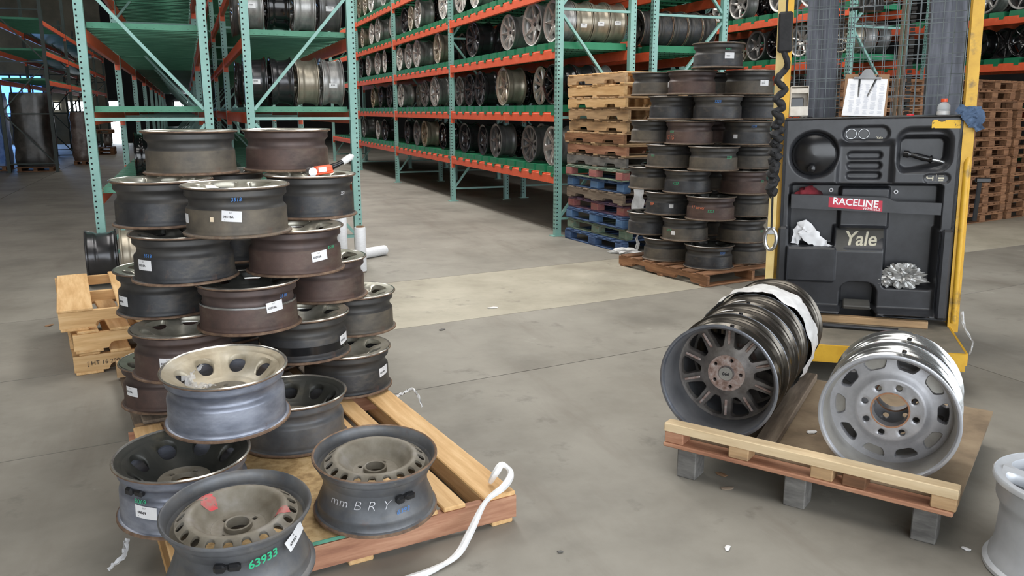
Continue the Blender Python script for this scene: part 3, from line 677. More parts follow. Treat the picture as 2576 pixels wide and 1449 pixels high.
# orange hand tool
T5 = W[5].location; tt = thing('hand_tool', 'orange and black hand tool with a film-wrapped grip on a black wheel', 'tool', (.630, 4.24, T5.z + .219), (0, -.10, .25))
tt.scale = (.74, .74, .74)
mb = MB(); mb.box((0, 0, .035), (.13, .06, .05), bev=.012); mb.box((-.02, 0, .012), (.17, .055, .02), bev=.006); link('tool_body', mb.mesh('tool_body', orange_p, True), tt, label='orange housing')
link('side_panel', MB().box((-.015, -.031, .036), (.06, .004, .034), bev=.0015).mesh('side_panel', chrome), tt, label='grey side plate')
link('roller', MB().tube([(-.085, -.03, .03), (-.085, .03, .03)], .03, 16).mesh('roller', chrome, True), tt, label='metal roller')
link('handle', MB().tube([(.06, 0, .04), (.115, 0, .052), (.15, 0, .064)], [.022, .018, .017], 12).mesh('handle', plastic_g, True), tt, label='black grip')
link('grip_wrap', MB().tube([(.148, 0, .063), (.17, 0, .072), (.215, 0, .09), (.235, 0, .096)], [.02, .024, .023, .01], 12).mesh('grip_wrap', film_w, True), tt, label='white film wrapped end')

# ------------------------------------------------------------------ white strap
pts = []
CV = [(1.00, 2.80, .135), (1.015, 2.78, .18), (1.05, 2.80, .20), (1.07, 2.76, .18), (1.02, 2.70, .16), (.93, 2.66, .13), (.84, 2.58, .06), (.77, 2.52, .02), (.66, 2.47, .012), (.52, 2.43, .012), (.40, 2.36, .012)]
for i in range(len(CV) - 1):
    p0, p1, p2, p3 = [Vector(CV[max(0, min(len(CV) - 1, i + k))]) for k in (-1, 0, 1, 2)]
    for j in range(6):
        t = j / 6; pts.append(.5 * ((2 * p1) + (p2 - p0) * t + (2 * p0 - 5 * p1 + 4 * p2 - p3) * t * t + (3 * p1 - p0 - 3 * p2 + p3) * t ** 3))
mb = MB(); mb.tube(pts, [.009 + .006 * abs(math.sin(i * .21)) for i in range(len(pts))], 8); o = link('film_strap', mb.mesh('film_strap', film_w, True), None)
tag(o, 'white twisted film strap looped over the front pallet corner and onto the floor', 'strap')
o = ribbon('film_knot', [(.90, 3.93, .125), (.98, 3.92, .16), (1.0, 3.86, .13), (1.0, 3.82, .09)], .010, film_w, .008, 5); tag(o, 'white knotted film end at the back corner of the front pallet', 'strap')

# ------------------------------------------------------------------ small pallet stack and alloy rims at left
G2 = 'pallets in the small stack at left'
base = Vector((-.75, 5.31)); ex = Vector((math.cos(R(9)), math.sin(R(9)))); ey = Vector((-ex.y, ex.x)) * .995 + ex * .0
for k, (lab, dx, dy, rt) in enumerate((('bottom pallet of the small stack at left, with a stamped stringer', .02, 0, 9), ('middle pallet of the small stack at left', .015, .0, 10.5), ('top pallet of the small stack at left with wide pale deck boards', -.02, 0., 7.5))):
    c = base + ex * (.6 + dx) + ey * (.6 + dy)
    P3 = pallet(lab, Matrix.Translation((c.x, c.y, .135 * k)) @ Matrix.Rotation(R(rt), 4, 'Z'), 1.2, 1.2, 'stringer', pine, pine, .135, [(-.42, .19), (-.17, .14), (.06, .14), (.28, .14), (.45, .12)] if k == 2 else None, [(-.43, .15), (0, .12), (.43, .15)], G2, seed=20 + k)
    if k == 0:
        vs, fs = text('[ HT 16 2901 ]', .036); mb = MB(); mb.add([(p[0] - .42, -.6 + .0015 - .0205, p[1] + .07) for p in vs], fs); link('stamp', mb.mesh('stamp', ink), P3, label='black ink stamp')
o = blob_obj('film_scrap', (-.92, 7.05, .04), (.06, .05, .04), 3, .5, film, 'crumpled clear film on the floor behind the small pallet stack', 'plastic film')

# ------------------------------------------------------------------ stretch film rolls
def film_roll_obj(label, loc, rot, h=.44, r=.055):
    t = thing('stretch_film_roll', label, 'film roll', loc, rot, 'rolls of white stretch film')
    link('film', MB().lathe([(.035, .012), (r - .003, .012), (r, .02), (r, h - .02), (r - .003, h - .012), (.035, h - .012)], 32).mesh('film', film_roll, True), t)
    link('cardboard_core', MB().lathe([(.031, 0), (.038, 0), (.038, h), (.031, h), (.031, 0)], 24).mesh('cardboard_core', cardboard, True), t, label='brown cardboard core')
film_roll_obj('upright white stretch film roll standing right of the wheel pile', (1.50, 7.93, 0), (0, 0, 0), .455)
film_roll_obj('upright white stretch film roll half hidden behind the wheel pile by the rack post', (1.44, 8.62, 0), (0, 0, 0), .50)
film_roll_obj('white stretch film roll lying on the floor beside the rack post', (1.60, 8.62, .056), (R(90), 0, R(120)), .40)

# ------------------------------------------------------------------ right stack of steel wheels on a pallet
PP = Matrix.Translation((4.70, 6.80, 0)) @ Matrix.Rotation(R(9), 4, 'Z')
pallet('brown pallet under the tall right-hand stack of steel wheels', PP @ Matrix.Rotation(PI / 2, 4, 'Z'), 1.28, 1.14, 'stringer', wood_brown, wood_brown, .118, seed=41, group='pallets on the warehouse floor')
G3 = 'steel wheels in the right stack'
odd = [(4.495, 6.44, 'centre'), (4.355, 6.96, 'left'), (4.985, 6.57, 'right'), (4.85, 7.10, 'back')]
even = [(4.415, 6.73, 'left'), (4.865, 6.47, 'right'), (4.31, 7.22, 'back left'), (4.83, 7.01, 'back right')]
tiern = ['', 'lowest', 'second', 'third', 'fourth', 'fifth', 'sixth', 'seventh', 'eighth', 'ninth']
Q = {}
cols = [steel_black, steel_dusty, steel_dusty, steel_brown, steel_black]
spec = {(6, 'left'): steel_brown, (3, 'centre'): steel_brown, (8, 'left'): steel_brown, (2, 'left'): steel_dusty, (5, 'left'): steel_dusty, (9, 'centre'): steel_black}
for L in range(1, 10):
    z = .118 + .2252 * (L - 1)
    for x, y, pos in ([(4.49, 6.44, 'centre')] if L == 9 else odd if L % 2 else even):
        if pos == 'back' and L < 7 and L > 1: pass
        jx, jy = rnd.uniform(-.005, .005), rnd.uniform(-.005, .005)
        if (L, pos) == (7, 'centre'): jx, jy = .06, .07
        if (L, pos) == (7, 'right'): jx, jy = .07, .0
        if (L, pos) == (8, 'right'): jx, jy = .02, .03
        body = spec.get((L, pos), rnd.choice(cols)); nm = {steel_black: 'black', steel_dusty: 'dusty dark', steel_brown: 'rusty brown'}[body]
        lab = ('single dark steel wheel crowning the right-hand stack' if L == 9 else '%s steel wheel, %s of the %s tier up, right stack' % (nm, pos, tiern[L]))
        Q[(L, pos)] = steel_wheel(lab, x + jx, y + jy, z, body, 'clad_dark', lip=lip_dust, edge=al_grey, group=G3)
def q_st(k, u, v, rr=.2185): sticker(Q[k], u, v, '05223', 'B-C', w_=.09, h_=.05, rr=rr)
q_st((9, 'centre'), 1836, 139); q_st((8, 'right'), 1924, 208); q_st((8, 'left'), 1677, 213)
for k, u, v, b, m_, s in (((9, 'centre'), 1833, 123, '5223', paint_teal, .026), ((7, 'centre'), 1806, 255, '5223', paint_chalkb, .03), ((6, 'right'), 1897, 318, '5223', paint_chalkb, .026), ((6, 'left'), 1690, 331, '5223', paint_teal, .026), ((6, 'left'), 1685, 346, '17 15', chalk_o, .05),
                       ((5, 'centre'), 1835, 396, '5223', paint_teal, .03), ((4, 'left'), 1699, 461, '5223', paint_teal, .032), ((4, 'right'), 1918, 456, '522', paint_teal, .026), ((3, 'left'), 1640, 512, '#9', chalk_o, .045), ((3, 'centre'), 1755, 522, '17 cover', chalk_o, .04),
                       ((3, 'centre'), 1788, 532, '5223', paint_teal, .03), ((2, 'left'), 1682, 578, '5223', paint_teal, .026), ((2, 'right'), 1916, 582, '522', paint_teal, .026), ((1, 'centre'), 1818, 637, '5223', paint_chalkb, .028), ((5, 'left'), 1642, 391, '5223', paint_teal, .024)):
    scrawl(Q[k], u, v, b, m_, s)
for k, u, v in (((3, 'left'), 1689, 519), ((2, 'left'), 1693, 586), ((6, 'right'), 1850, 343)):
    ang, zc = hit(Q[k], u, v, .2185); mb = MB(); g = [(-.02 + .005 * i, -.018 + .036 * j) for j in (0, 1) for i in range(9)]
    mb.add(wrap(g, ang, zc, .2185), [(i, i + 1, 10 + i, 9 + i) for i in range(8)]); link('blank_sticker', mb.mesh('blank_sticker', paper), Q[k], label='small pale sticker')

# ------------------------------------------------------------------ tall mixed pallet stack
G4 = 'pallets in the tall mixed stack'
specs = [('block', paint_blue, paint_blue, 'bottom dark blue block pallet'), ('block', paint_green, paint_green, 'grey-green block pallet above the dark blue bottom one'), ('block', paint_blue, paint_lblue, 'bright blue block pallet, third from the floor'), ('block', paint_purple, paint_pink, 'purple block pallet with a dusty pink corner block'),
         ('stringer', wood_grey, wood_grey, 'grey weathered stringer pallet between purple and blue ones'), ('block', paint_blue, paint_lblue, 'blue pallet with peeling corner blocks'), ('block', paint_green, paint_pink, 'pale green pallet with a reddish corner block'), ('stringer', wood_grey, wood_dark, 'dark charcoal pallet above the painted ones'),
         ('stringer', pine_w, wood_red, 'orange-toned pallet above the charcoal one'), ('stringer', pine_w, wood_brown, 'brown stained pallet in the middle of the stack'), ('stringer', pine_w, pine_w, 'plain pale pallet fifth from the top'), ('stringer', pine_w, pine_w, 'pallet with dark upper edge, fourth from the top'),
         ('stringer', pine_w, pine, 'notched tan pallet third from the top'), ('stringer', pine, pine, 'clean pale pallet second from the top'), ('stringer', pine, pine_w, 'splintered topmost pallet')]
for k, (kd, a, b, lab) in enumerate(specs):
    c = Vector((4.91, 8.66)) + Vector((rnd.uniform(-.03, .03), rnd.uniform(-.03, .03)))
    mw = Matrix.Translation((c.x, c.y, .131 * k)) @ Matrix.Rotation(R(5 + rnd.uniform(-1.5, 1.5)) + PI / 2, 4, 'Z')
    pallet(lab + ' in the tall mixed stack', mw, 1.26, 1.06, kd, a, b, .131, group=G4, seed=60 + k, notch=(k not in (13,)))
o = ribbon('hanging_film', [(4.60, 7.95, .95), (4.585, 7.93, .75), (4.57, 7.92, .5), (4.575, 7.92, .3), (4.59, 7.94, .02)], [.05, .12, .16, .14, .03], film_w, .02, 8, axis=(0, 1, 0)); tag(o, 'crumpled shiny film hanging beside the blue pallets', 'plastic film')
blob_obj('film_scrap', (4.44, 7.94, .03), (.15, .05, .035), 6, .5, film_w, 'white film scrap on the floor in front of the blue pallets', 'plastic film', (0, 0, -.5))
o = ribbon('film_scrap', [(4.46, 7.88, .012), (4.6, 7.83, .015), (4.8, 7.74, .012)], .05, film_w, .006, 11, axis=(0, 0, 1)); tag(o, 'long flat film strip on the floor beside the rim pallet', 'plastic film')

# ------------------------------------------------------------------ alloy wheels
def alloy_rim(mb, Rr, hh, n=48):
    k = Rr; P = [(.965, .0), (1.0, .012), (1.0, .05), (.97, .065), (.94, .075), (.935, .14), (.90, .18), (.88, .3), (.865, .60), (.87, .66), (.90, .70), (.935, .76), (.94, .90), (.965, .93), (1.0, .945), (1.0, .985), (.985, 1.0),
                 (.955, .985), (.915, .90), (.88, .72), (.845, .64), (.845, .58), (.86, .3), (.89, .15), (.93, .05)]
    mb.lathe([(r * k, z * hh) for r, z in P], n, closed=True)
def alloy_meshes(style, Rr, hh, rimm, facem):
    mb = MB(); alloy_rim(mb, Rr, hh); rim = mb.mesh('rim', rimm, True, 40)
    r = Rr; mb = MB()
    zf = [(.04 * r, hh - .05), (.2 * r, hh - .042), (.3 * r, hh - .034), (.5 * r, hh - .024), (.75 * r, hh - .014), (.9 * r, hh - .008), (.97 * r, hh - .002)]
    ring(mb, zf, .885 * r, .97 * r, 2, 48)
    st = {'5': (5, .40, 5, .55), '6': (6, .38, 4, .5), '7': (7, .36, 4, .5), '8': (8, .34, 4, .5), '10': (10, .33, 4, .5), '5d': (10, .30, 3.4, .55), '6w': (6, .30, 3, .45)}[style]
    n, f, p, tp = st; rc = .585 * r
    holeband(mb, zf, .28 * r, .885 * r, n, f * (2 * PI / n) * rc * .98, .275 * r, p=p, taper=tp, thick=.035, crest=.006, bev=.007, K=4, rc=rc, scale=(1.22, .62) if style == '5d' else None)
    ring(mb, zf, .2 * r, .28 * r, 2, 2 * 4 * n if n < 8 else 48)
    holeband(mb, zf, .1 * r, .2 * r, 6 if style in ('6', '6w') else 5, .018 * r * 2, .018 * r * 2, rc=.155 * r, thick=.015, K=2, bev=.001)
    face = mb.mesh('spoke_face', facem, True, 45)
    mb = MB(); mb.lathe([(.002, hh - .040), (.07 * r, hh - .041), (.1 * r, hh - .046)], 20); cap = mb.mesh('centre_cap', [al_gun], True)
    return rim, face, cap
AL = {}
FIN = {'silver': (brl_silver, al_silver), 'bright': (brl_silver, al_bright), 'grey': (brl_grey, al_grey), 'gunmetal': (al_gun, al_gun), 'black': (al_black, al_black), 'bronze': (brl_warm, al_bronze), 'machined': (al_black, al_bright), 'pale': (pale_m, pale_m), 'warm': (brl_warm, al_warm)}
def alloy(label, loc, style, fin, Rr=.245, hh=.23, rot=(0, 0, 0), group=None, spin=0.):
    k = (style, fin, Rr, hh)
    if k not in AL: AL[k] = alloy_meshes(style, Rr, hh, *FIN[fin])
    rim, face, cap = AL[k]
    t = thing('alloy_wheel', label, 'wheel', loc, rot, group)
    link('rim', rim, t); link('spoke_face', face, t, rot=(0, 0, spin)); link('centre_cap', cap, t); return t
def flat_sticker(t, ang, z, rr, w_=.05, h_=.09):
    mb = MB(); n = 6; g = [(-w_ / 2 + w_ * i / n, -h_ / 2 + h_ * j) for j in (0, 1) for i in range(n + 1)]
    mb.add(wrap(g, ang, z, rr), [(i, i + 1, n + 2 + i, n + 1 + i) for i in range(n)]); o = link('label_sticker', mb.mesh('label_sticker', paper), t, label='white label')
    vs, fs = text('03518', .016, 0, .0004); mb = MB(); mb.add(wrap([(-p[1] + .008, p[0]) for p in vs], ang, z, rr + .0008), fs); link('print', mb.mesh('print', ink), o)
DECK = .055
ORD = ['first', 'second', 'third', 'fourth', 'fifth', 'sixth', 'seventh', 'eighth', 'ninth', 'tenth', 'eleventh', 'twelfth']
SHN = ['lowest', 'second', 'third', 'fourth', 'top']
def shelf_row(us, lev, Xf, rackname, grp, v=250, bayname='', maxdepth=True):
    """wheels standing on a shelf, faces towards -x; us = (u of the face centre, style, finish, radius)"""
    z = LV[lev] + .0885
    us = sorted(us, key=lambda q: -q[0])
    for i, (u, st, fin, rr) in enumerate(us):
        hh = .235 + .02 * ((i * 7) % 3)
        for layer in range(3):
            X = Xf + layer * .30; vv = v
            for _ in range(4):
                P = atX(u, vv, X); q = Vector((X, P.y, z + rr)) - EYE; vv = 724.5 + FPX * q.dot(DN) / q.dot(FW)
            P = atX(u, vv, X)
            if 'aisle rack' in rackname:
                for b in bay[:5]:
                    if abs(P.y - 9.42 - b) < rr + .05: P.y = 9.42 + b + (rr + .05) * (1 if P.y > 9.42 + b else -1)
            if all(abs(X - x_) > .28 or abs(P.y - y_) > rr + r_ + .012 for x_, y_, r_ in OCC.setdefault((grp, lev), [])): break
        OCC[(grp, lev)].append((X, P.y, rr))
        lab = '%s %s-spoke wheel, %s from the near end, %s shelf%s, %s' % (fin, st.rstrip('dw'), ORD[i], SHN[lev], bayname, rackname)
        alloy(lab, (X + hh, P.y, z + rr), st, fin, rr, hh, (R(0), R(-90), R(rnd.uniform(-2, 5) if layer == 0 else 0)), grp, rnd.uniform(0, 6))
OCC = {}
cu = lambda x: 860 + x / 3.22
bays = (' of nearest bay', ' of middle bay', ' of far bay')
CR = {(0, 0): [(990, '5', 'gunmetal', .245), (1140, '5', 'gunmetal', .24), (1243, '5', 'grey', .25), (1430, '5', 'black', .24), (1512, '10', 'grey', .25), (1616, '10', 'grey', .26), (1706, '6w', 'silver', .25)],
      (0, 1): [(528, '5', 'gunmetal', .25), (605, '5', 'grey', .25), (668, '7', 'bronze', .25), (815, '5', 'black', .24)],
      (0, 2): [(178, '7', 'grey', .25), (290, '5', 'silver', .235), (345, '5', 'gunmetal', .25)],
      (1, 0): [(945, '10', 'grey', .245), (1030, '7', 'gunmetal', .255), (1117, '7', 'gunmetal', .265), (1300, '6', 'warm', .27), (1605, '5d', 'machined', .265), (1712, '5d', 'black', .25)],
      (1, 1): [(475, '8', 'silver', .245), (622, '8', 'silver', .245), (668, '10', 'grey', .25), (748, '7', 'silver', .27)],
      (1, 2): [(250, '8', 'bronze', .245), (312, '5', 'gunmetal', .25), (342, '5d', 'grey', .25), (382, '7', 'gunmetal', .25)],
      (2, 0): [(972, '6', 'gunmetal', .25), (1052, '5d', 'gunmetal', .27), (1336, '8', 'silver', .245), (1532, '6', 'silver', .275)],
      (2, 1): [(460, '10', 'bright', .24), (536, '5', 'silver', .255), (604, '7', 'silver', .26), (725, '7', 'silver', .25), (772, '7', 'warm', .27)],
      (2, 2): [(142, '7', 'gunmetal', .25), (212, '10', 'silver', .255), (286, '8', 'silver', .255), (345, '5', 'machined', .26)],
      (3, 0): [(955, '10', 'machined', .27), (1075, '7', 'bright', .27)],
      (3, 1): [(428, '5', 'silver', .24), (502, '5', 'gunmetal', .25), (555, '7', 'warm', .24), (612, '8', 'silver', .27), (765, '10', 'black', .29), (818, '8', 'bright', .29)],
      (3, 2): [(125, '7', 'warm', .25), (165, '8', 'warm', .25), (237, '7', 'bright', .25), (288, '7', 'silver', .27)],
      (4, 2): [(132, '7', 'bronze', .25), (185, '8', 'warm', .25), (232, '7', 'bright', .25), (300, '7', 'warm', .26), (332, '5', 'silver', .26)]}
for (lev, b), L in CR.items():
    shelf_row([(cu(x), s, f, r) for x, s, f, r in L], lev, 4.32, 'aisle rack', 'alloy wheels on the aisle rack', bayname=bays[b])
# second row of rims half hidden behind the front ones
for b in range(2):
    ya = 9.42 + bay[b] + .35
    for lev in range(4):
        for k in range(8):
            yk = ya + k * .525; OL = OCC.setdefault(('alloy wheels on the aisle rack', lev), [])
            if any(abs(4.62 - x_) < .28 and abs(yk - y_) < .5 + .02 for x_, y_, r_ in OL) or (lev in (1, 2) and yk < 10.3) or k > 6: continue
            alloy('%s dark rim of the hidden second row, %s shelf%s, aisle rack' % (ORD[k], SHN[lev], bays[b]), (4.62 + .22, yk, LV[lev] + .0885 + .245), ('7', '5', '10')[(k + lev) % 3], ('gunmetal', 'black', 'grey')[(k * 2 + lev) % 3], .245, .22, (0, R(-90), 0), 'half hidden second-row rims on the aisle rack', k)
# rims lying four deep, seen from the rack ends
def deep_row(X0, Y, lev, items, where, grp, Rr=.25, dx=.238, dk=.055):
    for i, (st, fin, lbl) in enumerate(items):
        hh = .225; t = alloy('%s rim, %s from left, %s shelf, %s' % (fin, ORD[i], SHN[lev], where), (X0 + hh + i * dx, Y, LV[lev] + dk + .0035 + Rr), st, fin, Rr, hh, (0, R(-90), 0), grp, i)
        if lbl: flat_sticker(t, PI + R(lbl), .12, Rr * .905)
# after rotation (0,-90deg,0): local x -> up, local y -> y ; the camera side is local angle -90 deg
GR = 'rims in the rack end rows'
deep_row(.60, 9.30, 1, [('7', 'gunmetal', 88), ('7', 'gunmetal', 0), ('8', 'warm', 0), ('8', 'silver', 80)], 'behind the second pair of rack posts', GR, .255, .262)
deep_row(.60, 9.30, 2, [('7', 'silver', 85), ('7', 'black', 0), ('8', 'silver', 0), ('8', 'grey', 85)], 'behind the second pair of rack posts', GR, .255, .262)
deep_row(.56, 10.05, 1, [('7', 'gunmetal', 0)], 'one row deeper in the rack back to back', GR, .25)
deep_row(.56, 10.05, 2, [('7', 'grey', 0)], 'one row deeper in the rack back to back', GR, .25)
deep_row(4.33, 9.78, 2, [('6', 'silver', 0), ('8', 'warm', 75), ('8', 'warm', 82), ('8', 'warm', 86)], 'at the near end of the aisle rack', GR, .255, .235, .085)
deep_row(4.62, 9.80, 1, [('10', 'gunmetal', 0), ('7', 'silver', 0)], 'near end of the aisle rack behind the pallets', GR, .25, .26, .085)
for i in range(5):
    tw = steel_wheel('dark steel rim, %s from the left in the row behind the tall rim stack' % ORD[i], 5.62 + i * .225 + .218, 9.95, LV[2] + .0885 + .2345, steel_black, 'clad_dark', group='dark rims behind the tall rim stack'); tw.rotation_euler = (0, R(-90), 0)
# rack seen through the lift truck guard, and the far right rack
shelf_row([(1900, '5', 'grey', .245), (1952, '7', 'black', .25), (2012, '8', 'silver', .25), (1862, '7', 'warm', .2)], 2, 9.1, 'rack behind the lift truck', 'alloy wheels behind the lift truck')
shelf_row([(1812, '6w', 'silver', .24), (1857, '7', 'silver', .25), (1922, '5', 'black', .25), (1960, '7', 'bright', .25), (2040, '6', 'silver', .25)], 3, 9.1, 'rack behind the lift truck', 'alloy wheels behind the lift truck')
shelf_row([(2008, '5', 'grey', .25), (2070, '7', 'gunmetal', .25)], 1, 9.1, 'rack behind the lift truck', 'alloy wheels behind the lift truck')
deep_row(9.15, 10.08, 2, [('7', 'warm', 0), ('8', 'silver', 0), ('8', 'grey', 0)], 'behind the hanging clipboard', GR, .245, .26, .085)
shelf_row([(2525, '7', 'gunmetal', .25), (2572, '6', 'black', .25), (2450, '6', 'black', .25)], 2, 12.36, 'far right rack', 'alloy wheels on the far right rack')
shelf_row([(2520, '10', 'gunmetal', .25), (2478, '7', 'silver', .25), (2570, '7', 'grey', .25)], 3, 12.36, 'far right rack', 'alloy wheels on the far right rack')
# two alloy rims on the floor by the left rack post
for i, (X, fin, lab) in enumerate(((-.90, 'gunmetal', 'dark grey alloy rim on its tread by the left rack post, outer one'), (-.62, 'warm', 'pale silver alloy rim beside the dark grey one by the left rack post'))):
    alloy(lab, (X + .235, 8.22, .25), '7', fin, .25, .26, (0, R(-90), R(4)), 'alloy rims on the floor by the left rack post')
deep_row(-.50, 9.3, 0, [('7', 'black', 0), ('7', 'black', 0), ('7', 'gunmetal', 0)], 'on the empty rack behind the wheel pile', GR, .25, .24)

# ------------------------------------------------------------------ front right pallet with wheels on their treads
e = Vector((.551, -.834, 0)); dp = Vector((.834, .551, 0)); O = Vector((1.822, 2.872, 0))
PM = Matrix(((e.x, dp.x, 0, O.x), (e.y, dp.y, 0, O.y), (0, 0, 1, 0), (0, 0, 0, 1)))
sk = thing('pallet', 'low pallet on charcoal blocks at front right carrying two rows of wheels', 'pallet', mw=PM)
link('rail', plank(1.13, .062, .038, pine_rail, .003), sk, (.565, .030, .221), (0, 0, 0), label='pale front rail')
for x, m_ in ((.045, wood_red), (.33, pine_w), (.66, pine_w), (.78, wood_brown), (1.085, pine_w)): link('spacer_block', plank(.085, .085, .05, m_), sk, (x, .045, .177))
link('bottom_board', plank(1.12, .10, .018, wood_red), sk, (.56, .045, .143), label='split reddish lower board')
link('plywood_deck', MB().box((.565, .66, .1510), (1.12, 1.12, .018)).mesh('plywood_deck', ply), sk)
for x in (.10, .56, 1.03):
    for y in (.07, .62, 1.15): link('foot_block', plank(.085, .10, .134, wood_dark), sk, (x, y, .067))
for y in (.62, 1.15): link('bottom_board', plank(1.12, .10, .0055, wood_brown), sk, (.56, y, .1385))
ax = Vector((math.sin(R(50.3)), math.cos(R(50.3)), 0))
def lying(az, c): # wheel axis: local +z points along az (away from the viewer)
    a = R(az); z = Vector((math.sin(a), math.cos(a), 0)); x = Vector((0, 0, 1)); y = z.cross(x)
    return Matrix(((x.x, y.x, z.x, c[0]), (x.y, y.y, z.y, c[1]), (x.z, y.z, z.z, c[2]), (0, 0, 0, 1)))
def big_rim(Rr, hh, body, inner, lipm):
    mb = MB(); n = 96
    P = [(.985, 0), (1.0, .008), (1.0, .03), (.975, .05), (.95, .06), (.948, .13), (.915, .18), (.895, .24), (.895, .36), (.945, .44), (.95, .5), (.94, .52), (.94, .72), (.905, .77), (.905, .83), (.945, .87), (.95, .92), (.975, .945), (1.0, .96), (1.0, .99), (.985, 1.0),
         (.955, .98), (.92, .90), (.88, .80), (.89, .70), (.885, .4), (.875, .3), (.90, .14), (.93, .05), (.955, .006)]
    mb.lathe([(r * Rr, z * hh) for r, z in P], n, closed=True)
    for i in range(len(P)):
        mi = 2 if i in (0, 1, 28, 29) else (1 if i >= 21 else 0)
        for j in range(n): mb.mi[i * n + j] = mi
    return mb.mesh('rim', [body, inner, lipm], True, 40)
# left row: five dark rims, the fourth in white film
Rb, hb = .2545, .222
dark_edge = mat('dark_grey_machined_lip', [(112, 116, 126), (140, 144, 152)], .3, .7)
inn = mat('matt_dark_inner_barrel', [(92, 93, 97), (110, 111, 114)], .5, .3)
barrel_gloss = mat('glossy_dark_chrome_barrel', [(92, 88, 82), (106, 101, 94)], .22, .85)
rimA = big_rim(Rb, hb, barrel_gloss, inn, dark_edge)
mb = MB(); zf = [(.02, .150), (.085, .150), (.10, .158), (.16, .178), (.22, .186), (.236, .184)]
zb = [(r, -z) for r, z in zf]   # face seen from its back: build facing -z
ring(mb, zb, .218, .236, 2, 80); holeband(mb, zb, .105, .218, 10, .0285, .047, p=4.2, taper=.36, thick=.03, crest=.0, bev=.006, K=5, rc=.166); ring(mb, zb, .082, .105, 2, 80)
mb.m = 1; holeband(mb, zb, .036, .082, 5, .0085, .0085, rc=.062, thick=.02, K=4, bev=.001); mb.m = 2; mb.lathe([(.001, -.140), (.03, -.140), (.036, -.150)], 32)
V = [(x, y, -z) for x, y, z in mb.v]; F = [f[::-1] for f in mb.f]; mi = mb.mi; mb = MB(); mb.v, mb.f, mb.mi = V, F, mi
hubm = mat('rusty_hub_pad', [(120, 96, 86), (160, 140, 132), (176, 166, 162)], .5, .4, 40, 5)
faceA = mb.mesh('spoke_face', [cast_dark, hubm, chrome], True, 40)
grooveA = MB().box((.165, 0, .1685), (.075, .012, .008), None, .003).mesh('spoke_groove', hubm)
names = ['nearest dark alloy wheel of the left row on the block pallet, back of spokes showing', 'second dark rim of the left row on the block pallet', 'third dark rim of the left row, just before the white film', 'dark rim wrapped in white film in the left row on the block pallet', 'rearmost dark rim of the left row, behind the white film']
c0 = Vector((2.030, 2.800, .1610 + Rb))
G5 = 'wheels lying on the block pallet'
for k in range(5):
    c = c0 + ax * (hb + .003) * k
    t = thing('alloy_wheel', names[k], 'wheel', group=G5, mw=lying(50.3, c))
    link('rim', rimA, t)
    if k != 3 or True: link('spoke_face', faceA, t, rot=(0, 0, .31 + .2 * k)); [link('spoke_groove', grooveA, t, rot=(0, 0, .31 + .2 * k + 2 * PI * (q + .5) / 10)) for q in range(10 if k == 0 else 0)]
    vm_ = MB().tube([(.252 * .94, 0, .055), (.25, 0, .055)], .009, 10).mesh('valve_stem', plastic_g, True); link('valve_stem', vm_, t, rot=(0, 0, .15 - .08 * k))
    if k == 0:
        vs, fs = text('990', .02, 0, .0005); mb = MB(); mb.add([(-p[1], -p[0], .1385) for p in vs], [f for f in fs]); link('cap_number', mb.mesh('cap_number', ink), t, label='number 990 on the hub')
        vs, fs = text('9165', .02, .2, .0004); mb = MB(); mb.add(wrap([(-p[0], p[1]) for p in vs], -.05, .09, .2345), fs); link('handwriting', mb.mesh('handwriting', paint_teal), t, label='green handwritten number')
    if k in (1, 2):
        mb = MB(); g = [(-.03 + .06 * i / 6, -.008 + .016 * j) for j in (0, 1) for i in range(7)]; mb.add(wrap(g, -.25, .12, .2445), [(i, i + 1, 8 + i, 7 + i) for i in range(6)]); link('label_sticker', mb.mesh('label_sticker', paper), t, label='small white label')
    if k == 3:
        mb = MB(); n = 72; r3 = random.Random(4); V = []
        prof = [(.266, .006), (.268, .05), (.266, .11), (.268, .17), (.262, .216)]
        for (r, z) in prof:
            for j in range(n):
                a = 2 * PI * j / n; wv = .007 * math.sin(a * 9 + z * 40) + r3.uniform(-.004, .004) + (.018 * max(0, math.sin(-a)) * math.sin(a * 5 + z * 20) ** 2 if z < .05 else 0)
                V.append((max(-.2535, (r + wv) * math.cos(a)), (r + wv) * math.sin(a), z + r3.uniform(-.003, .003)))
        F = [(i * n + j, i * n + (j + 1) % n, (i + 1) * n + (j + 1) % n, (i + 1) * n + j) for i in range(4) for j in range(n)]
        mb.add(V, F); bagm = mb.mesh('film_cover', film_w, True, 60); link('film_cover', bagm, t, label='crumpled white plastic film cover')
chock = link('timber', plank(1.05, .085, .038, wood_grey), None, mw=Matrix.Translation(c0 + ax * .52 + Vector((.636, -.772, 0)) * .215 + Vector((0, 0, -Rb + .019))) @ Matrix.Rotation(R(90 - 50.3), 4, 'Z'))
tag(chock, 'grey timber batten lying along the left row of wheels on the block pallet', 'timber')
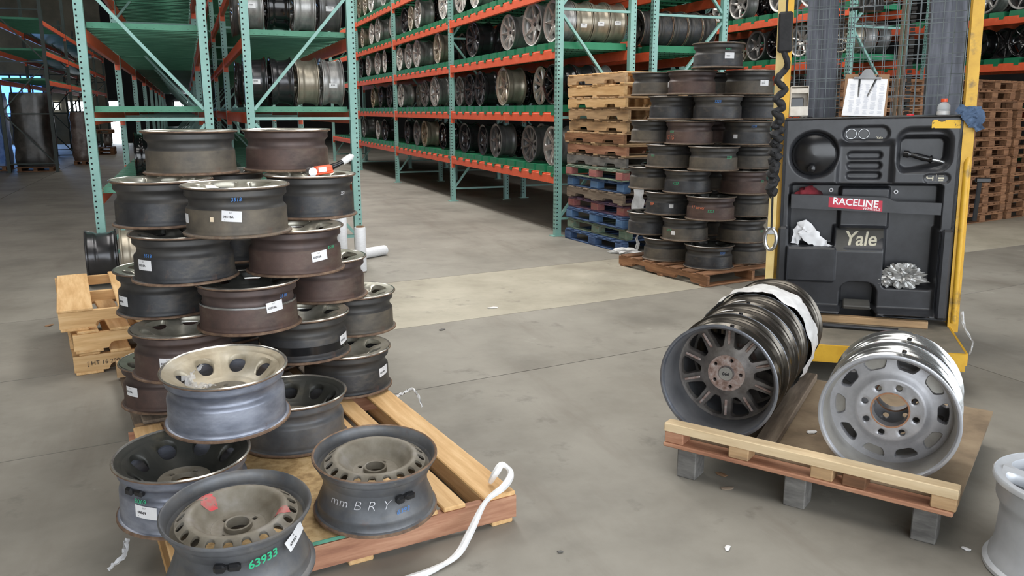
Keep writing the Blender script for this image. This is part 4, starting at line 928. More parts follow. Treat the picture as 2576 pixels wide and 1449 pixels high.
# right row: two silver rims
Rs, hs = .2505, .20
polished = mat('polished_aluminium_barrel', [(206, 208, 208), (222, 224, 224)], .16, .92)
inner_s = mat('satin_cast_inner_barrel', [(150, 146, 140), (168, 166, 160)], .45, .5, 10, 5)
lip_s = mat('satin_silver_lip', [(176, 178, 184), (192, 194, 200)], .35, .6)
rimS = big_rim(Rs, hs, polished, inner_s, lip_s)
mb = MB(); zf = [(.06, .105), (.125, .105), (.135, .112), (.15, .118), (.20, .128), (.226, .130)]; zb = [(r, -z) for r, z in zf]
ring(mb, zb, .212, .226, 2, 80); holeband(mb, zb, .155, .212, 10, .036, .019, p=4, taper=.2, thick=.03, bev=.004, K=4, rc=.184, closed=(0, 1), z0cap=-.012, cmat=1); ring(mb, zb, .13, .155, 3, 80); ring(mb, zb, .118, .13, 2, 64)
holeband(mb, zb, .07, .118, 8, .0125, .0125, rc=.096, thick=.02, K=3, bev=.002); mb.lathe([(.07, -.105), (.066, -.107), (.064, -.15)], 48)
V = [(x, y, -z) for x, y, z in mb.v]; F = [f[::-1] for f in mb.f]; mi = mb.mi; mb = MB(); mb.v, mb.f, mb.mi = V, F, mi
faceS = mb.mesh('spoke_face', [cast_silver, inner_s], True, 40)
rustring = MB().lathe([(.0655, .1035), (.072, .1040)], 48).mesh('bore_rust', mat('orange_rust', [(150, 104, 76), (170, 130, 100)], .8, 0, 60)); 
c1 = Vector((2.388, 2.219, .1610 + Rs)); axs = Vector((math.sin(R(50)), math.cos(R(50)), 0))
for k, lab in enumerate(('front silver eight-lug wheel of the right row on the block pallet', 'rear polished silver wheel of the right row on the block pallet')):
    t = thing('alloy_wheel', lab, 'wheel', group=G5, mw=lying(50, c1 + axs * (hs + .003) * k))
    link('rim', rimS, t); link('spoke_face', faceS, t, rot=(0, 0, .25)); link('bore_rust', rustring, t, label='ring of rust round the hub bore')
    link('valve_stem', MB().tube([(.24, 0, .1), (.25, 0, .1)], .009, 10).mesh('valve_stem', plastic_g, True), t, rot=(0, 0, .12 + .02 * k))
# scraps on the plywood
for i, (x, y, s) in enumerate(((.62, .95, .03), (.70, .75, .02), (.5, .45, .025))):
    p = PM @ Vector((x, y, .164)); blob_obj('film_scrap', p, (s, s * .6, .006), i, .5, film_w, ('white scrap on the plywood near the truck platform', 'small pale scrap in the middle of the plywood deck', 'pale crumb of film near the front rail')[i], 'litter', n=2)

# silver wheel cut by the right edge
alloy('silver alloy wheel cut off by the lower right corner, lying face up', (2.69, 1.68, 0), '6w', 'pale', .256, .34, (0, 0, .4), None, 2.2)

# ------------------------------------------------------------------ lift truck (local: x right, y away from the viewer, z up; origin mid console)
TL = R(1.3); fx = Vector((.7593, -.6508, 0)); fy = Vector((.6508, .7593, 0)); fz = Vector((0, 0, 1)); FO = Vector((3.935, 3.947, .916))
X_ = fx * math.cos(TL) + fz * math.sin(TL); Z_ = fz * math.cos(TL) - fx * math.sin(TL)
FM = Matrix(((X_.x, fy.x, Z_.x, FO.x), (X_.y, fy.y, Z_.y, FO.y), (X_.z, fy.z, Z_.z, FO.z), (0, 0, 0, 1)))
FMI = FM.inverted(); CL = FMI @ EYE
def fp(x, z, y): # a point seen at console-plane position (x,z), standing at depth y
    k = (y - CL.y) / (0 - CL.y); return (CL.x + (x - CL.x) * k, y, CL.z + (z - CL.z) * k)
ft = thing('lift_truck', 'yellow order-picker lift truck with a black console facing the viewer', 'lift truck', mw=FM)
def sstep(a, b, x): t = max(0., min(1., (x - a) / (b - a))); return t * t * (3 - 2 * t)
def rbox(x, z, x0, z0, x1, z1, r): # signed distance to a rounded box, negative inside
    qx = abs(x - (x0 + x1) / 2) - (x1 - x0) / 2 + r; qz = abs(z - (z0 + z1) / 2) - (z1 - z0) / 2 + r
    return math.hypot(max(qx, 0), max(qz, 0)) + min(max(qx, qz), 0) - r
def inset(d, wdt): return 1 - sstep(-wdt, wdt * .2, d)   # 1 inside
def console_y(x, z):
    y = .0
    # upper half: two raised pods either side of the centre channel
    if z > .20:
        c = sstep(-.225, -.185, x) * (1 - sstep(.085, .125, x)) * (1 - sstep(.42, .47, z)); y += .035 * c
    d = math.hypot(x + .35, z - .373) - .15; k = inset(d, .02); y += .05 * k
    y += .022 * inset(rbox(x, z, -.192, .448, .08, .548, .05), .012)
    for zc in (.365, .303, .241): y += .03 * inset(rbox(x, z, -.155, zc - .026, .048, zc + .026, .026), .012)
    y += .03 * inset(rbox(x, z, .112, .26, .43, .535, .09), .03)
    sl = .255 + max(0, (x - .15)) * .22
    y += .09 * inset(rbox(x, z, .135, sl, .412, .485, .05), .02)
    y += .012 * inset(rbox(x, z, .28, .195, .428, .26, .032), .01)
    # shelf openings and the recessed lower half
    y += .13 * inset(rbox(x, z, -.488, -.60, .395, .195, .03), .018) * (1 if z < .21 else 0)
    low = 1 - sstep(-.098, -.072, z)
    # lower body standing proud again
    body = low * (1 - inset(rbox(x, z, -.49, -.21, -.20, .2, .02), .015)) * (1 - inset(rbox(x, z, .09, -.462, .385, .2, .03), .02))
    top = sstep(-.24, -.075, z)
    y -= (.13 - .10 * top * (1 if -.24 < x < .14 else 0)) * body * inset(rbox(x, z, -.49, -.62, .396, -.07, .01), .012)
    # centre column between the bins, above the cover
    cc = inset(rbox(x, z, -.185, -.1, .115, .17, .02), .015); y -= .06 * cc
    y -= .02 * inset(rbox(x, z, -.485, -.435, -.188, -.21, .02), .01) * 1
    y += .16 * inset(rbox(x, z, -.155, -.70, .065, -.43, .07), .02)
    y += .02 * inset(rbox(x, z, .10, -.64, .36, -.60, .02), .01)
    return y
NX, NZ = 204, 250; x0, x1, z0, z1 = -.535, .472, -.648, .592
V = []; F = []
for j in range(NZ + 1):
    for i in range(NX + 1):
        x = x0 + (x1 - x0) * i / NX; z = z0 + (z1 - z0) * j / NZ; V.append((x, console_y(x, z), z))
for j in range(NZ):
    for i in range(NX): a = j * (NX + 1) + i; F.append((a, a + 1, a + NX + 2, a + NX + 1))
mb = MB(); mb.add(V, F)
link('console_panel', mb.mesh('console_panel', plastic, True, 80), ft)
mb = MB(); mb.box((-.525, .14, -.03), (.02, .28, 1.24)); mb.box((.462, .14, -.03), (.02, .28, 1.24)); mb.box((-.03, .13, .590), (1.0, .26, .012)); mb.box((-.03, .25, -.03), (1.0, .02, 1.2))
link('console_shell', mb.mesh('console_shell', plastic), ft)
link('console_top_rim', MB().tube([(-.53, .004, .594), (.465, .004, .594)], .008, 8).mesh('console_top_rim', plastic_g, True), ft)
# steering dome and knob
mb = MB(); mb.lathe([(.132, 0), (.128, .018), (.10, .034), (.05, .044), (.001, .047)], 48); m4 = Matrix.Translation((-.352, .052, .372)) @ Matrix.Rotation(R(90), 4, 'X')
wheel_o = link('steering_wheel', mb.mesh('steering_wheel', plastic_g, True), ft, mw=m4)
mb = MB(); mb.lathe([(.012, .03), (.012, .05), (.022, .06), (.027, .075), (.022, .09), (.001, .096)], 24, c=(-.01, -.085, 0)); link('spinner_knob', mb.mesh('spinner_knob', plastic_g, True), wheel_o, label='glossy black ball knob')
# gauges
for x in (-.14, -.068):
    m4 = Matrix.Translation((x, .022, .4985)) @ Matrix.Rotation(R(90), 4, 'X')
    g = link('gauge', MB().lathe([(.001, .003), (.026, .003), (.0275, .007), (.031, .007), (.032, .0)], 28).mesh('gauge', [plastic_g], True), ft, mw=m4)
    link('gauge_ring', MB().lathe([(.0275, .0072), (.0285, .009), (.0305, .009), (.0315, .0072)], 28).mesh('gauge_ring', chrome, True), g)
def console_text(name, body, size, x, z, y, m, shear=0, bold=0, lab=None, sp=1., parent=None, ry=0.):
    vs, fs = text(body, size, shear, bold, sp); mb = MB(); cr, sr = math.cos(ry), math.sin(ry)
    mb.add([(x + p[0] * cr - p[1] * sr, y, z + p[0] * sr + p[1] * cr) for p in vs], fs); return link(name, mb.mesh(name, m), parent or ft, label=lab)
console_text('small_lettering', 'Yale', .022, .022, .473, .0205, yale_m, .1, 0, 'small maker lettering')
# lower cover lettering follows the sloping cover
vs, fs = text('Yale', .114, .2, .0018, .97); mb = MB(); mb.add([(p[0] - .05, console_y(p[0] - .05, p[1] - .160) - .0025, p[1] - .160) for p in vs], fs)
link('large_lettering', mb.mesh('large_lettering', yale_m), ft, label='cream maker lettering on the cover')
link('cover_plate', MB().add([(x, console_y(x, z) - .0012, z) for z in (-.232, -.19, -.15, -.11, -.082) for x in (-.19, -.12, -.04, .03, .088)], [(j * 5 + i, j * 5 + i + 1, j * 5 + i + 6, j * 5 + i + 5) for j in range(4) for i in range(4)]).mesh('cover_plate', plastic_m, True), ft, label='dusty grey cover plate')
# grab bar with sticker
pz = [(-.474, .127), (.078, .112), (.10, .106), (.118, .092), (.14, .088), (.388, .082), (.388, .010), (-.472, .040)]
link('grab_bar', MB().prism(pz, -.03, .03).mesh('grab_bar', plastic), ft)
mb = MB(); mb.add([(-.249, -.0315, .050), (.062, -.0315, .026), (.060, -.0315, .092), (-.249, -.0315, .111)], [(0, 1, 2, 3)]); st = link('bar_sticker', mb.mesh('bar_sticker', red_m), ft, label='red wheel-maker sticker')
console_text('sticker_lettering', 'RACELINE', .060, -.094, .078, -.0327, white_v, 0, .0012, None, .98, st, -.068)
console_text('sticker_lettering', 'WHEELS', .026, .0, .041, -.0327, white_v, 0, 0, None, 1.1, st, -.07)
mb = MB()
for cx_, cz_ in ((-.235, .143), (.145, .135)):
    m4 = Matrix.Translation((cx_, .118, cz_)) @ Matrix.Rotation(R(90), 4, 'X'); m_ = MB().lathe([(.006, .004), (.008, .007), (.012, .006), (.014, .0)], 18); mb.add([m4 @ Vector(p) for p in m_.v], m_.f)
link('grommet', mb.mesh('grommet', white_v, True), ft, label='white grommets')
# control handle in the right pocket
hb_ = link('control_handle', MB().tube([(.165, .035, .375), (.19, .03, .372), (.205, .03, .368), (.235, .028, .362), (.27, .028, .352), (.305, .03, .343), (.318, .03, .341), (.326, .03, .340)], [.02, .022, .013, .017, .019, .017, .026, .012], 16).mesh('control_handle', plastic_g, True), ft, label='black grip handle')
link('handle_shaft', MB().tube([(.322, .03, .340), (.36, .04, .332), (.405, .06, .315)], .011, 12).mesh('handle_shaft', chrome, True), hb_)
mb = MB(); mb.add([(.303, -.0015, .527), (.457, -.0015, .524), (.457, -.0015, .572), (.303, -.0015, .577)], [(0, 1, 2, 3)]); link('warning_sticker', mb.mesh('warning_sticker', sticker_y), ft, label='scratched yellow sticker')
# pictogram plate
mb = MB()
for bx in ((.315, .229, .03, .008), (.333, .229, .006, .028), (.301, .235, .008, .008), (.352, .229, .002, .045), (.378, .229, .034, .011), (.372, .243, .014, .004), (.384, .243, .014, .004), (.372, .214, .014, .004), (.384, .214, .014, .004)): mb.box((bx[0], .0105, bx[1]), (bx[2], .001, bx[3]))
link('pictogram', mb.mesh('pictogram', yale_m), ft, label='cream lift pictogram')
link('pedal', MB().box((-.049, .02, -.577), (.16, .08, .03), Matrix.Rotation(R(25), 3, 'X'), .006).mesh('pedal', plastic_m), ft)
link('left_bin_front', MB().box((-.337, -.012, -.322), (.30, .03, .224), bev=.012).mesh('left_bin_front', plastic, True), ft)
for sx, xx in ((-1, -.512), (1, .434)): link('side_ledge', MB().box((xx, -.012, -.36), (.06, .05, .56), bev=.014).mesh('side_ledge', plastic, True), ft)
# posts
mb = MB()
a0 = fp(.489, 1.42, .03); b0 = fp(.505, -.71, .03)
mb.bar(a0, b0, .06, .078, up=(0, 1, 0)); link('post', mb.mesh('post', yellow), ft)
mb = MB(); a0 = fp(.508, .20, -.01); b0 = fp(.512, -.66, -.01); mb.tube([fp(.515, .36, .01), (a0[0], a0[1], a0[2] + .12), a0, b0], .017, 12); link('grab_rail', mb.mesh('grab_rail', yellow, True), ft)
mb = MB(); mb.bar(fp(-.575, 1.45, .02), fp(-.588, -.66, .02), .05, .056, up=(0, 1, 0)); link('post', mb.mesh('post', yellow_p), ft, label='pale yellow post')
mb = MB(); mb.bar(fp(-.533, 1.45, .06), fp(-.545, -.66, .06), .05, .03, up=(0, 1, 0)); link('post_flange', mb.mesh('post_flange', yellow), ft)
# wire guard
for y, hx0, hx1, name, dz in ((.20, -.49, .445, 'wire_guard', .0585), (.62, -.52, .5, 'wire_guard', .11)):
    mb = MB(); z = .60; 
    k = 1 if y < .3 else 1.08
    n = int((hx1 - hx0) / (.0585 if y < .3 else .06))
    while z < 1.5:
        mb.bar(fp(hx0, z, y), fp(hx1, z + .006, y), .0042, .0042, up=(0, 1, 0)); z += dz
    for i in range(n + 1):
        x = hx0 + (hx1 - hx0) * i / n; mb.bar(fp(x, .585, y), fp(x, 1.5, y), .0042, .0042, up=(0, 1, 0))
    link(name, mb.mesh(name, wire), ft)
mb = MB(); mb.tube([fp(.447, .59, .2), fp(.447, 1.5, .2)], .005, 6); mb.tube([fp(-.49, .59, .2), fp(-.49, 1.5, .2)], .005, 6); link('guard_frame', mb.mesh('guard_frame', wire), ft)
# mast rails, chains and hoses behind the guard
def mastrail(xa, xb, name='mast_rail'):
    wd_ = xb - xa; y = .75
    for f0, f1, dy in ((0, .58, 0), (.62, 1.0, .05)):
        mb = MB(); mb.bar(fp(xa + wd_ * (f0 + f1) / 2, 1.6, y + dy), fp(xa + wd_ * (f0 + f1) / 2 + .03, -.6, y + dy), .12, wd_ * (f1 - f0) * 1.13, up=(0, 1, 0)); link(name, mb.mesh(name, masts), ft)
mastrail(-.415, -.285); mastrail(.245, .405)
for xx in (-.235, .16):
    mb = MB()
    for i in range(46): p = fp(xx, .5 + i * .024, .8); mb.box(p, (.026 if i % 2 else .034, .02, .021))
    link('lift_chain', mb.mesh('lift_chain', chainm), ft)
for xx in (.10, .125): mb = MB(); mb.tube([fp(xx - .01, .45, .78), fp(xx, 1.0, .78), fp(xx + .01, 1.6, .78)], .011, 8); link('hydraulic_hose', mb.mesh('hydraulic_hose', mat('tan_hose', [(98, 88, 74), (116, 104, 88)], .6), True), ft)
lamp = thing('work_lamp', 'ribbed metal work lamp hanging upside down behind the wire guard', 'lamp', mw=FM @ Mloc(fp(-.075, 1.235, .5)))
mb = MB(); mb.lathe([(.001, -.025), (.07, -.02), (.08, 0), (.075, .01), (.055, .03), (.05, .09)], 32); link('lamp_head', mb.mesh('lamp_head', al_gun, True), lamp)
mb = MB()
for k in range(18):
    a = 2 * PI * k / 18; mb.box((.06 * math.cos(a), .06 * math.sin(a), .05), (.03, .003, .08), Matrix.Rotation(a, 3, 'Z'))
link('cooling_fins', mb.mesh('cooling_fins', al_grey), lamp)
mb = MB(); mb.tube([(-.13, 0, .0), (.13, 0, .03)], .012, 8); link('lamp_bracket', mb.mesh('lamp_bracket', chainm, True), lamp)
# platform
mb = MB(); mb.box((-.05, -.17, -.70), (1.07, .90, .03)); link('platform_floor', mb.mesh('platform_floor', tread), ft)
mb = MB(); mb.box((-.05, -.63, -.735), (1.07, .02, .10)); mb.box((.49, -.17, -.72), (.014, .90, .07)); mb.box((-.59, -.17, -.72), (.014, .90, .07)); link('platform_frame', mb.mesh('platform_frame', yellow), ft, label='yellow platform frame')
link('side_lever', MB().bar(fp(.585, .22, .1), fp(.575, -.02, .12), .02, .03, up=(0, 1, 0)).box(fp(.60, .22, .1), (.08, .04, .03), None, .006).mesh('side_lever', plastic_g), ft, label='black side lever')
mb = MB(); mb.box((-.03, .6, -.45), (1.0, .9, .60)); link('truck_body', mb.mesh('truck_body', plastic), ft)
mb = MB()
for x in (-.35, .35): mb.lathe([(.001, -.06), (.085, -.06), (.09, -.05), (.09, .05), (.085, .06), (.001, .06)], 24, c=(0, 0, 0))
for i, (x, y) in enumerate(((-.40, .75), (.38, .75))):
    m4 = Matrix.Translation((x, y, -.805)) @ Matrix.Rotation(R(90), 4, 'Y'); m_ = MB().lathe([(.001, -.06), (.095, -.06), (.10, -.05), (.10, .05), (.095, .06), (.001, .06)], 28); m2_ = MB(); m2_.add([m4 @ Vector(p) for p in m_.v], m_.f); link('road_wheel', m2_.mesh('road_wheel', plastic_g, True), ft)
# things on and around the truck
def on_truck(name, label, cat, loc, rot=(0, 0, 0)): return thing(name, label, cat, mw=FM @ Mloc(loc, rot))
tb_ = link('timber', plank(.68, .05, .045, pine_w), None, mw=FM @ Mloc((.02, -.06, -.662), (0, 0, -.06))); tag(tb_, 'brown wooden batten on the lift truck platform below the console', 'timber')
rb_ = link('metal_bar', MB().tube([(-.30, 0, 0), (.30, 0, 0)], .014, 10).mesh('metal_bar', al_gun, True), None, mw=FM @ Mloc((-.12, -.22, -.67), (0, 0, -.08))); tag(rb_, 'dark metal bar lying on the lift truck platform', 'bar')
cb = on_truck('clipboard', 'brown clipboard with white printed sheet propped against the wire guard', 'clipboard', (-.072, .075, .606), (R(-14), R(2.5), 0))
link('backboard', MB().box((0, .006, .13), (.255, .004, .262), bev=.0015).mesh('backboard', cardboard), cb)
sh = link('sheet', MB().add([(-.128, .0, 0), (.112, .0, 0), (.118, .003, .232), (-.108, .003, .232)], [(0, 1, 2, 3)]).mesh('sheet', paper), cb, label='white printed list')
mb = MB(); r5 = random.Random(2)
for c_ in range(5):
    for k in range(34):
        if r5.random() < .9: xx = -.095 + c_ * .042; zz = .012 + k * .0056; mb.box((xx + .012 + r5.uniform(-.003, .003) + zz * .03, .0005 - .0022 + .003 * zz / .232 , zz), (.026 + r5.uniform(-.012, .006), .0004, .0016))
link('print', mb.mesh('print', inkg), sh)
mb = MB(); mb.box((0, -.004, .235), (.16, .006, .014), bev=.002); mb.prism([(-.05, .24), (.05, .24), (.035, .262), (.022, .285), (0, .294), (-.022, .285), (-.035, .262)], -.008, -.002); link('clip', mb.mesh('clip', chrome), cb, label='shiny metal clip')
for x, ry in ((-.035, .03), (.045, .42)):
    pn = on_truck('marker_pen', 'dark marker pen clipped on the left of the clipboard' if x < 0 else 'dark marker pen slanting on the right of the clipboard', 'pen', (-.072 + x - .012 * (x > 0), .118, .762), (R(-14), ry, 0))
    link('barrel', MB().tube([(0, 0, .02), (0, 0, .10)], .0065, 10).mesh('barrel', plastic_g, True), pn); link('cap', MB().tube([(0, 0, -.045), (0, 0, -.03), (0, 0, .02)], [.0045, .006, .0065], 10).mesh('cap', al_grey, True), pn)
bt = on_truck('drink_bottle', 'clear plastic drink bottle with an orange cap on the console', 'bottle', (.372, .09, .597))
link('bottle_body', MB().lathe([(.001, .001), (.032, .001), (.036, .006), (.036, .03), (.033, .034), (.036, .038), (.036, .058), (.028, .072), (.016, .080), (.015, .084)], 28).mesh('bottle_body', clear, True), bt); link('bottle_cap', MB().lathe([(.0175, .082), (.0195, .083), (.0195, .1), (.018, .102), (.001, .102)], 24).mesh('bottle_cap', orange_p, True), bt, label='orange cap')
link('bottle_label', MB().lathe([(.0365, .008), (.0365, .028)], 28).mesh('bottle_label', film_w, True), bt, label='pale label')
rl = link('red_knob', MB().lathe([(.001, 0), (.02, 0), (.022, .008), (.018, .016), (.001, .018)], 20).mesh('red_knob', mat('red_plastic', [(190, 40, 48), (206, 52, 60)], .4), True), ft, loc=(.19, .08, .596), label='red stop button')
bx = on_truck('paper_box', 'white worn box standing open on the left of the console', 'box', (-.455, .10, .612), (R(-6), 0, .1))
mb = MB(); mb.box((-.052, 0, .09), (.004, .07, .18)); mb.box((.052, 0, .09), (.004, .07, .18)); mb.box((0, .035, .09), (.108, .004, .18)); mb.box((0, -.002, .182), (.108, .07, .004)); mb.box((0, -.035, .028), (.108, .004, .056)); mb.box((0, -.030, .155), (.10, .003, .03)); link('box_shell', mb.mesh('box_shell', mat('worn_white_card', [(196, 188, 176), (214, 208, 198)], .7, 0, 20)), bx)
ph = on_truck('phone', 'black phone resting in the worn white box on the console', 'phone', (-.465, .085, .655), (R(-6), 0, .1)); link('phone_body', MB().box((0, 0, .035), (.075, .009, .075), bev=.004).mesh('phone_body', plastic_g, True), ph); link('screen', MB().box((0, -.0052, .035), (.066, .001, .066)).mesh('screen', mat('dark_glass', [(16, 17, 20), (20, 21, 24)], .08)), ph)
mb = MB(); mb.lathe([(.001, 0), (.045, 0), (.04, .012), (.02, .02), (.001, .021)], 20); link('horn_cap', mb.mesh('horn_cap', plastic_g, True), ft, loc=(-.41, .05, .594))
# white paper towel, red cloth, crumpled film, rag
pt = ribbon('paper_towel', [FM @ Vector((-.44, .05, -.20)), FM @ Vector((-.42, .03, -.12)), FM @ Vector((-.39, .02, -.085)), FM @ Vector((-.35, .03, -.14)), FM @ Vector((-.27, .03, -.20)), FM @ Vector((-.20, .04, -.222))], [.05, .07, .10, .10, .07, .03], paper, .008, 12, axis=tuple(fy)); tag(pt, 'crumpled white paper towel in the left console bin', 'paper')
dbt = on_truck('drink_bottle', 'dark bottle with a grey cap behind the white paper towel', 'bottle', (-.352, .085, -.205)); link('bottle_body', MB().lathe([(.001, 0), (.026, 0), (.028, .01), (.028, .07), (.012, .09), (.012, .1)], 20).mesh('bottle_body', plastic_g, True), dbt); link('bottle_cap', MB().lathe([(.014, .098), (.014, .118), (.001, .119)], 20).mesh('bottle_cap', chrome, True), dbt, label='grey cap')
blob_obj('cloth_bundle', FM @ Vector((-.37, .07, .115)), (.085, .03, .055), 8, .45, cloth_red, 'dark red cloth bundle in the left console shelf', 'cloth', smooth=True)
mb_ = blob(.105, .040, .066, 15, .8, 4); mb_.name = 'film_heap'; mb_.materials.append(foil); o = link('film_heap', mb_, None, FM @ Vector((.215, .03, -.385)), (0, 0, R(-40))); tag(o, 'heap of crumpled clear film in the right console bin', 'plastic film')
blob_obj('film_scrap', FM @ Vector((.12, .03, -.42)), (.04, .03, .035), 21, .8, foil, 'small crumpled film piece at the left of the right console bin', 'plastic film')
rg = blob(.062, .06, .055, 30, .4, 3); rg.name = 'rag'; rg.materials.append(rag_blue); rg.shade_smooth(); o = link('rag', rg, None, FM @ Vector((.515, .03, .60)), (0, .3, 0)); tag(o, 'blue cloth rag tied round the right yellow post', 'cloth')
tl = ribbon('rag_tail', [FM @ Vector((.43, -.02, .645)), FM @ Vector((.48, -.03, .615)), FM @ Vector((.53, -.03, .565)), FM @ Vector((.555, -.03, .51))], [.05, .08, .09, .05], rag_blue, .01, 3, axis=tuple(fy)); tl.parent = o; tl.matrix_parent_inverse = (FM @ Vector((.515, .03, .60)), 0) and Matrix.Translation(FM @ Vector((.515, .03, .60))).inverted() if False else (Matrix.Translation(FM @ Vector((.515, .03, .60))) @ Euler((0, .3, 0)).to_matrix().to_4x4()).inverted()
# lanyard
ly = on_truck('safety_lanyard', 'black pleated safety lanyard with a steel hook hanging on the left post', 'lanyard', (0, -.05, 0))
mb = MB(); mb.bar((-.545, -.03, 1.42), (-.551, -.03, 1.22), .012, .035, up=(0, 1, 0)); link('strap', mb.mesh('strap', cloth_black), ly)
mb = MB(); mb.box((-.552, -.035, 1.115), (.085, .035, .24), bev=.012); link('pouch', mb.mesh('pouch', cloth_black, True), ly, label='black pouch')
P = []; RR = []
for i in range(150):
    f = i / 149; z = 1.0 - f * .87; amp = .028 * (1 - .6 * f)
    P.append((-.555 - .035 * f + amp * math.sin(f * f * 70 + f * 12), -.04 + .01 * math.cos(f * 50), z)); RR.append(.018 + .012 * f + .010 * f * math.sin(i * 1.35))
link('pleated_webbing', MB().tube(P, RR, 10).mesh('pleated_webbing', cloth_black, True), ly)
mb = MB(); mb.bar((-.585, -.04, .14), (-.583, -.04, -.08), .012, .036, up=(0, 1, 0)); link('strap', mb.mesh('strap', cloth_black), ly)
mb = MB(); hk = [(-.585 + .034 * math.sin(a), -.04, -.155 - .068 * math.cos(a) * (1 if math.cos(a) < 0 else 1)) for a in [i * PI / 12 for i in range(24)]]
mb.tube(hk, .011, 8, closed=True); mb.box((-.585, -.04, -.10), (.05, .016, .05), bev=.005); link('steel_hook', mb.mesh('steel_hook', chrome, True), ly, label='steel snap hook')
# film tails at the right post foot
o = ribbon('film_scrap', [FM @ Vector((.55, -.02, -.58)), FM @ Vector((.57, -.04, -.68)), FM @ Vector((.62, -.06, -.76)), FM @ Vector((.60, -.1, -.83))], [.018, .014, .01, .008], film, .006, 14, axis=tuple(fy)); tag(o, 'wisp of clear film hanging from the foot of the right yellow post', 'plastic film')

# ------------------------------------------------------------------ brown pallet stacks at far right
kp = 0; ORDL = ORD + ['thirteenth', 'fourteenth', 'topmost']
for sname, cx_, cy_, a_, n_ in (('right-hand brown stack at the right edge', 11.55, 9.18, 13, 15), ('left-hand brown stack beside the yellow post', 10.36, 8.92, 13, 15), ('brown stack behind the lift truck console', 8.75, 9.02, 8, 15)):
    for k in range(n_):
        kp += 1; mw = Matrix.Translation((cx_ + rnd.uniform(-.025, .025), cy_ + rnd.uniform(-.02, .02), .131 * k)) @ Matrix.Rotation(R(a_ + rnd.uniform(-1, 1)), 4, 'Z')
        if 'console' in sname and k < 9: continue
        pallet('%s brown block pallet from the floor, %s' % (ORDL[k], sname), mw if 'console' not in sname else mw, 1.14, 1.0, 'block', wood_brown, wood_brown, .131, group='brown pallets at the far right', seed=200 + kp)
    if 'console' in sname: pass
# support under the stack behind the console (the same pallets go on to the floor)
for k in range(9): pallet('%s brown block pallet from the floor, stack behind the lift truck console' % ORDL[k], Matrix.Translation((8.75, 9.02, .131 * k)) @ Matrix.Rotation(R(8), 4, 'Z'), 1.14, 1.0, 'block', wood_brown, wood_brown, .131, top=[(-.4, .2), (0, .2), (.4, .2)], group='brown pallets at the far right', seed=300 + k)

# ------------------------------------------------------------------ left background
def wrapped(label, x, y, wx, wy, h, m, base=True):
    t = thing('wrapped_pallet', label, 'wrapped pallet', (x, y, 0), group='film-wrapped pallet loads')
    mb = MB(); n = 6; V = []; F = []; r6 = random.Random(int(x * 100 + y)); rows = 9; per = []
    for j in range(rows):
        z = .13 + (h - .13) * j / (rows - 1); bul = .03 * (j % 2)
        for k in range(24):
            a = 2 * PI * k / 24; cx_, sy_ = math.cos(a), math.sin(a); q = (abs(cx_) ** 6 + abs(sy_) ** 6) ** (-1 / 6)
            V.append((cx_ * q * (wx / 2 + bul + r6.uniform(-.015, .015)), sy_ * q * (wy / 2 + bul + r6.uniform(-.015, .015)), z))
    for j in range(rows - 1):
        for k in range(24): F.append((j * 24 + k, j * 24 + (k + 1) % 24, (j + 1) * 24 + (k + 1) % 24, (j + 1) * 24 + k))
    F.append(tuple(range((rows - 1) * 24, rows * 24))); mb.add(V, F); link('wrapped_load', mb.mesh('wrapped_load', m, True, 50), t)
    mb = MB(); mb.box((0, 0, .11), (wx, wy, .03)); mb.box((0, 0, .01), (wx, wy, .02))
    for q in (-.42, 0, .42): mb.box((q * wx, 0, .06), (.09, wy, .08))
    link('pallet_base', mb.mesh('pallet_base', wood_brown), t)
wrapped('tall dark film-wrapped load inside the end frame of the left background rack', -3.71, 25.0, .86, 1.1, 2.0, film_dark)
wrapped('blue-lit film-wrapped load left of the dark wrapped one', -4.98, 25.6, 1.1, 1.1, 2.0, film_blue_lit)
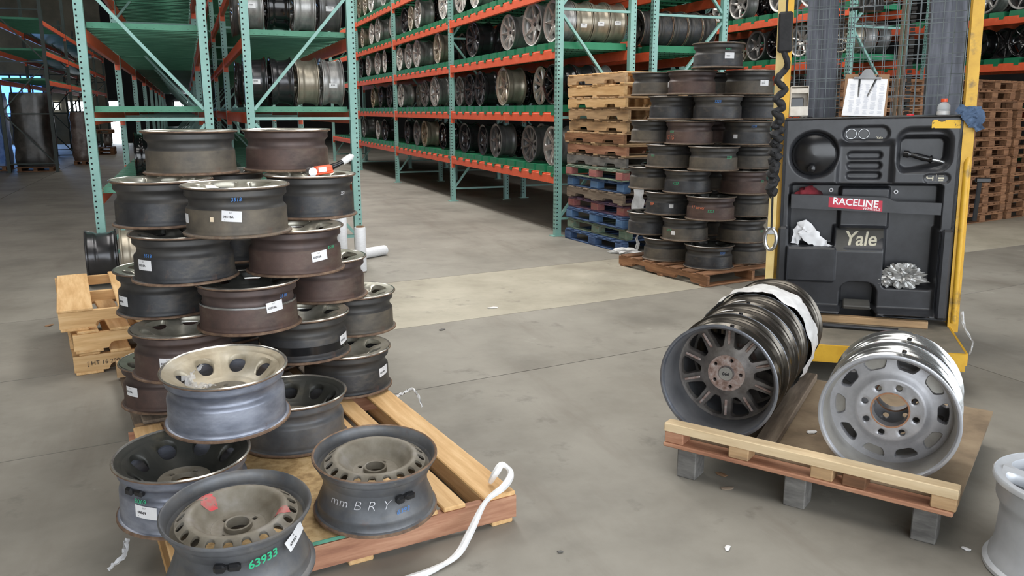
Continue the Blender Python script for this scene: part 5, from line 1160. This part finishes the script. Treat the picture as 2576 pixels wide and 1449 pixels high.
wrapped('brown wrapped column of cartons further along the left aisle', -2.85, 27.4, .5, .7, 1.5, mat('wrapped_brown_cartons', [(84, 66, 56), (110, 92, 82), (140, 126, 118)], .35, 0, 4, 5, bump=.3, bscale=7))
for k in range(2): pallet(('lower', 'upper')[k] + ' brown pallet in the low stack along the left aisle', Matrix.Translation((-3.0, 33.5, .131 + .62 * k)), 1.1, 1.0, 'block', wood_brown, wood_brown, .131, group='pallets along the left aisle', seed=400 + k)
for k in range(1): pallet('brown pallet on the floor along the left aisle', Matrix.Translation((-3.0, 33.5, 0)), 1.1, 1.0, 'block', wood_brown, wood_brown, .131, group='pallets along the left aisle', seed=410)
for k, (x, fin) in enumerate(((-3.2, 'grey'), (-2.75, 'silver'))): alloy('%s alloy wheel on the low pallet along the left aisle' % fin, (x + .2, 33.4, .262 + .245), '7', fin, .245, .23, (0, R(-90), 0), 'alloy wheels along the left aisle')
for k, (x, fin) in enumerate(((-3.1, 'warm'),)): alloy('pale alloy wheel on the upper pallet along the left aisle', (x + .2, 33.4, .882 + .245), '7', fin, .245, .23, (0, R(-90), 0), 'alloy wheels along the left aisle')
mb = MB(); mb.tube([(-5.0 + .5 * math.cos(a) * (1 - a * .05), 24.2 + .25 * math.sin(a), .02) for a in [i * .4 for i in range(24)]], .02, 6); o = link('cable', mb.mesh('cable', plastic_g, True), None); tag(o, 'black cable coiled on the floor at the left edge', 'cable')
# floor litter
for i, (u, v, s, lab) in enumerate(((1240, 775, .05, 'pale litter flake in the pale strip of floor'), (125, 820, .04, 'dark litter flake left of the small pallet stack'), (1815, 1195, .03, 'leaf-like flake on the floor before the block pallet'), (1830, 1230, .03, 'grey flake on the floor near the middle block foot'), (1830, 1380, .02, 'pale flake on the floor at the lower right'), (2430, 1382, .02, 'cream paper flake on the floor at the lower right'), (1410, 1390, .012, 'tiny chip on the floor at the bottom centre'), (1112, 830, .03, 'dark flake on the floor edge of the pale strip'))):
    p = atZ(u, v, 0); m_ = (film_w, cardboard, cardboard, wood_grey, paper, paper, wood_dark, wood_dark)[i]
    blob_obj('litter_flake', (p.x, p.y, .004), (s, s * .5, .004), 50 + i, .4, m_, lab, 'litter', (0, 0, i), 2)
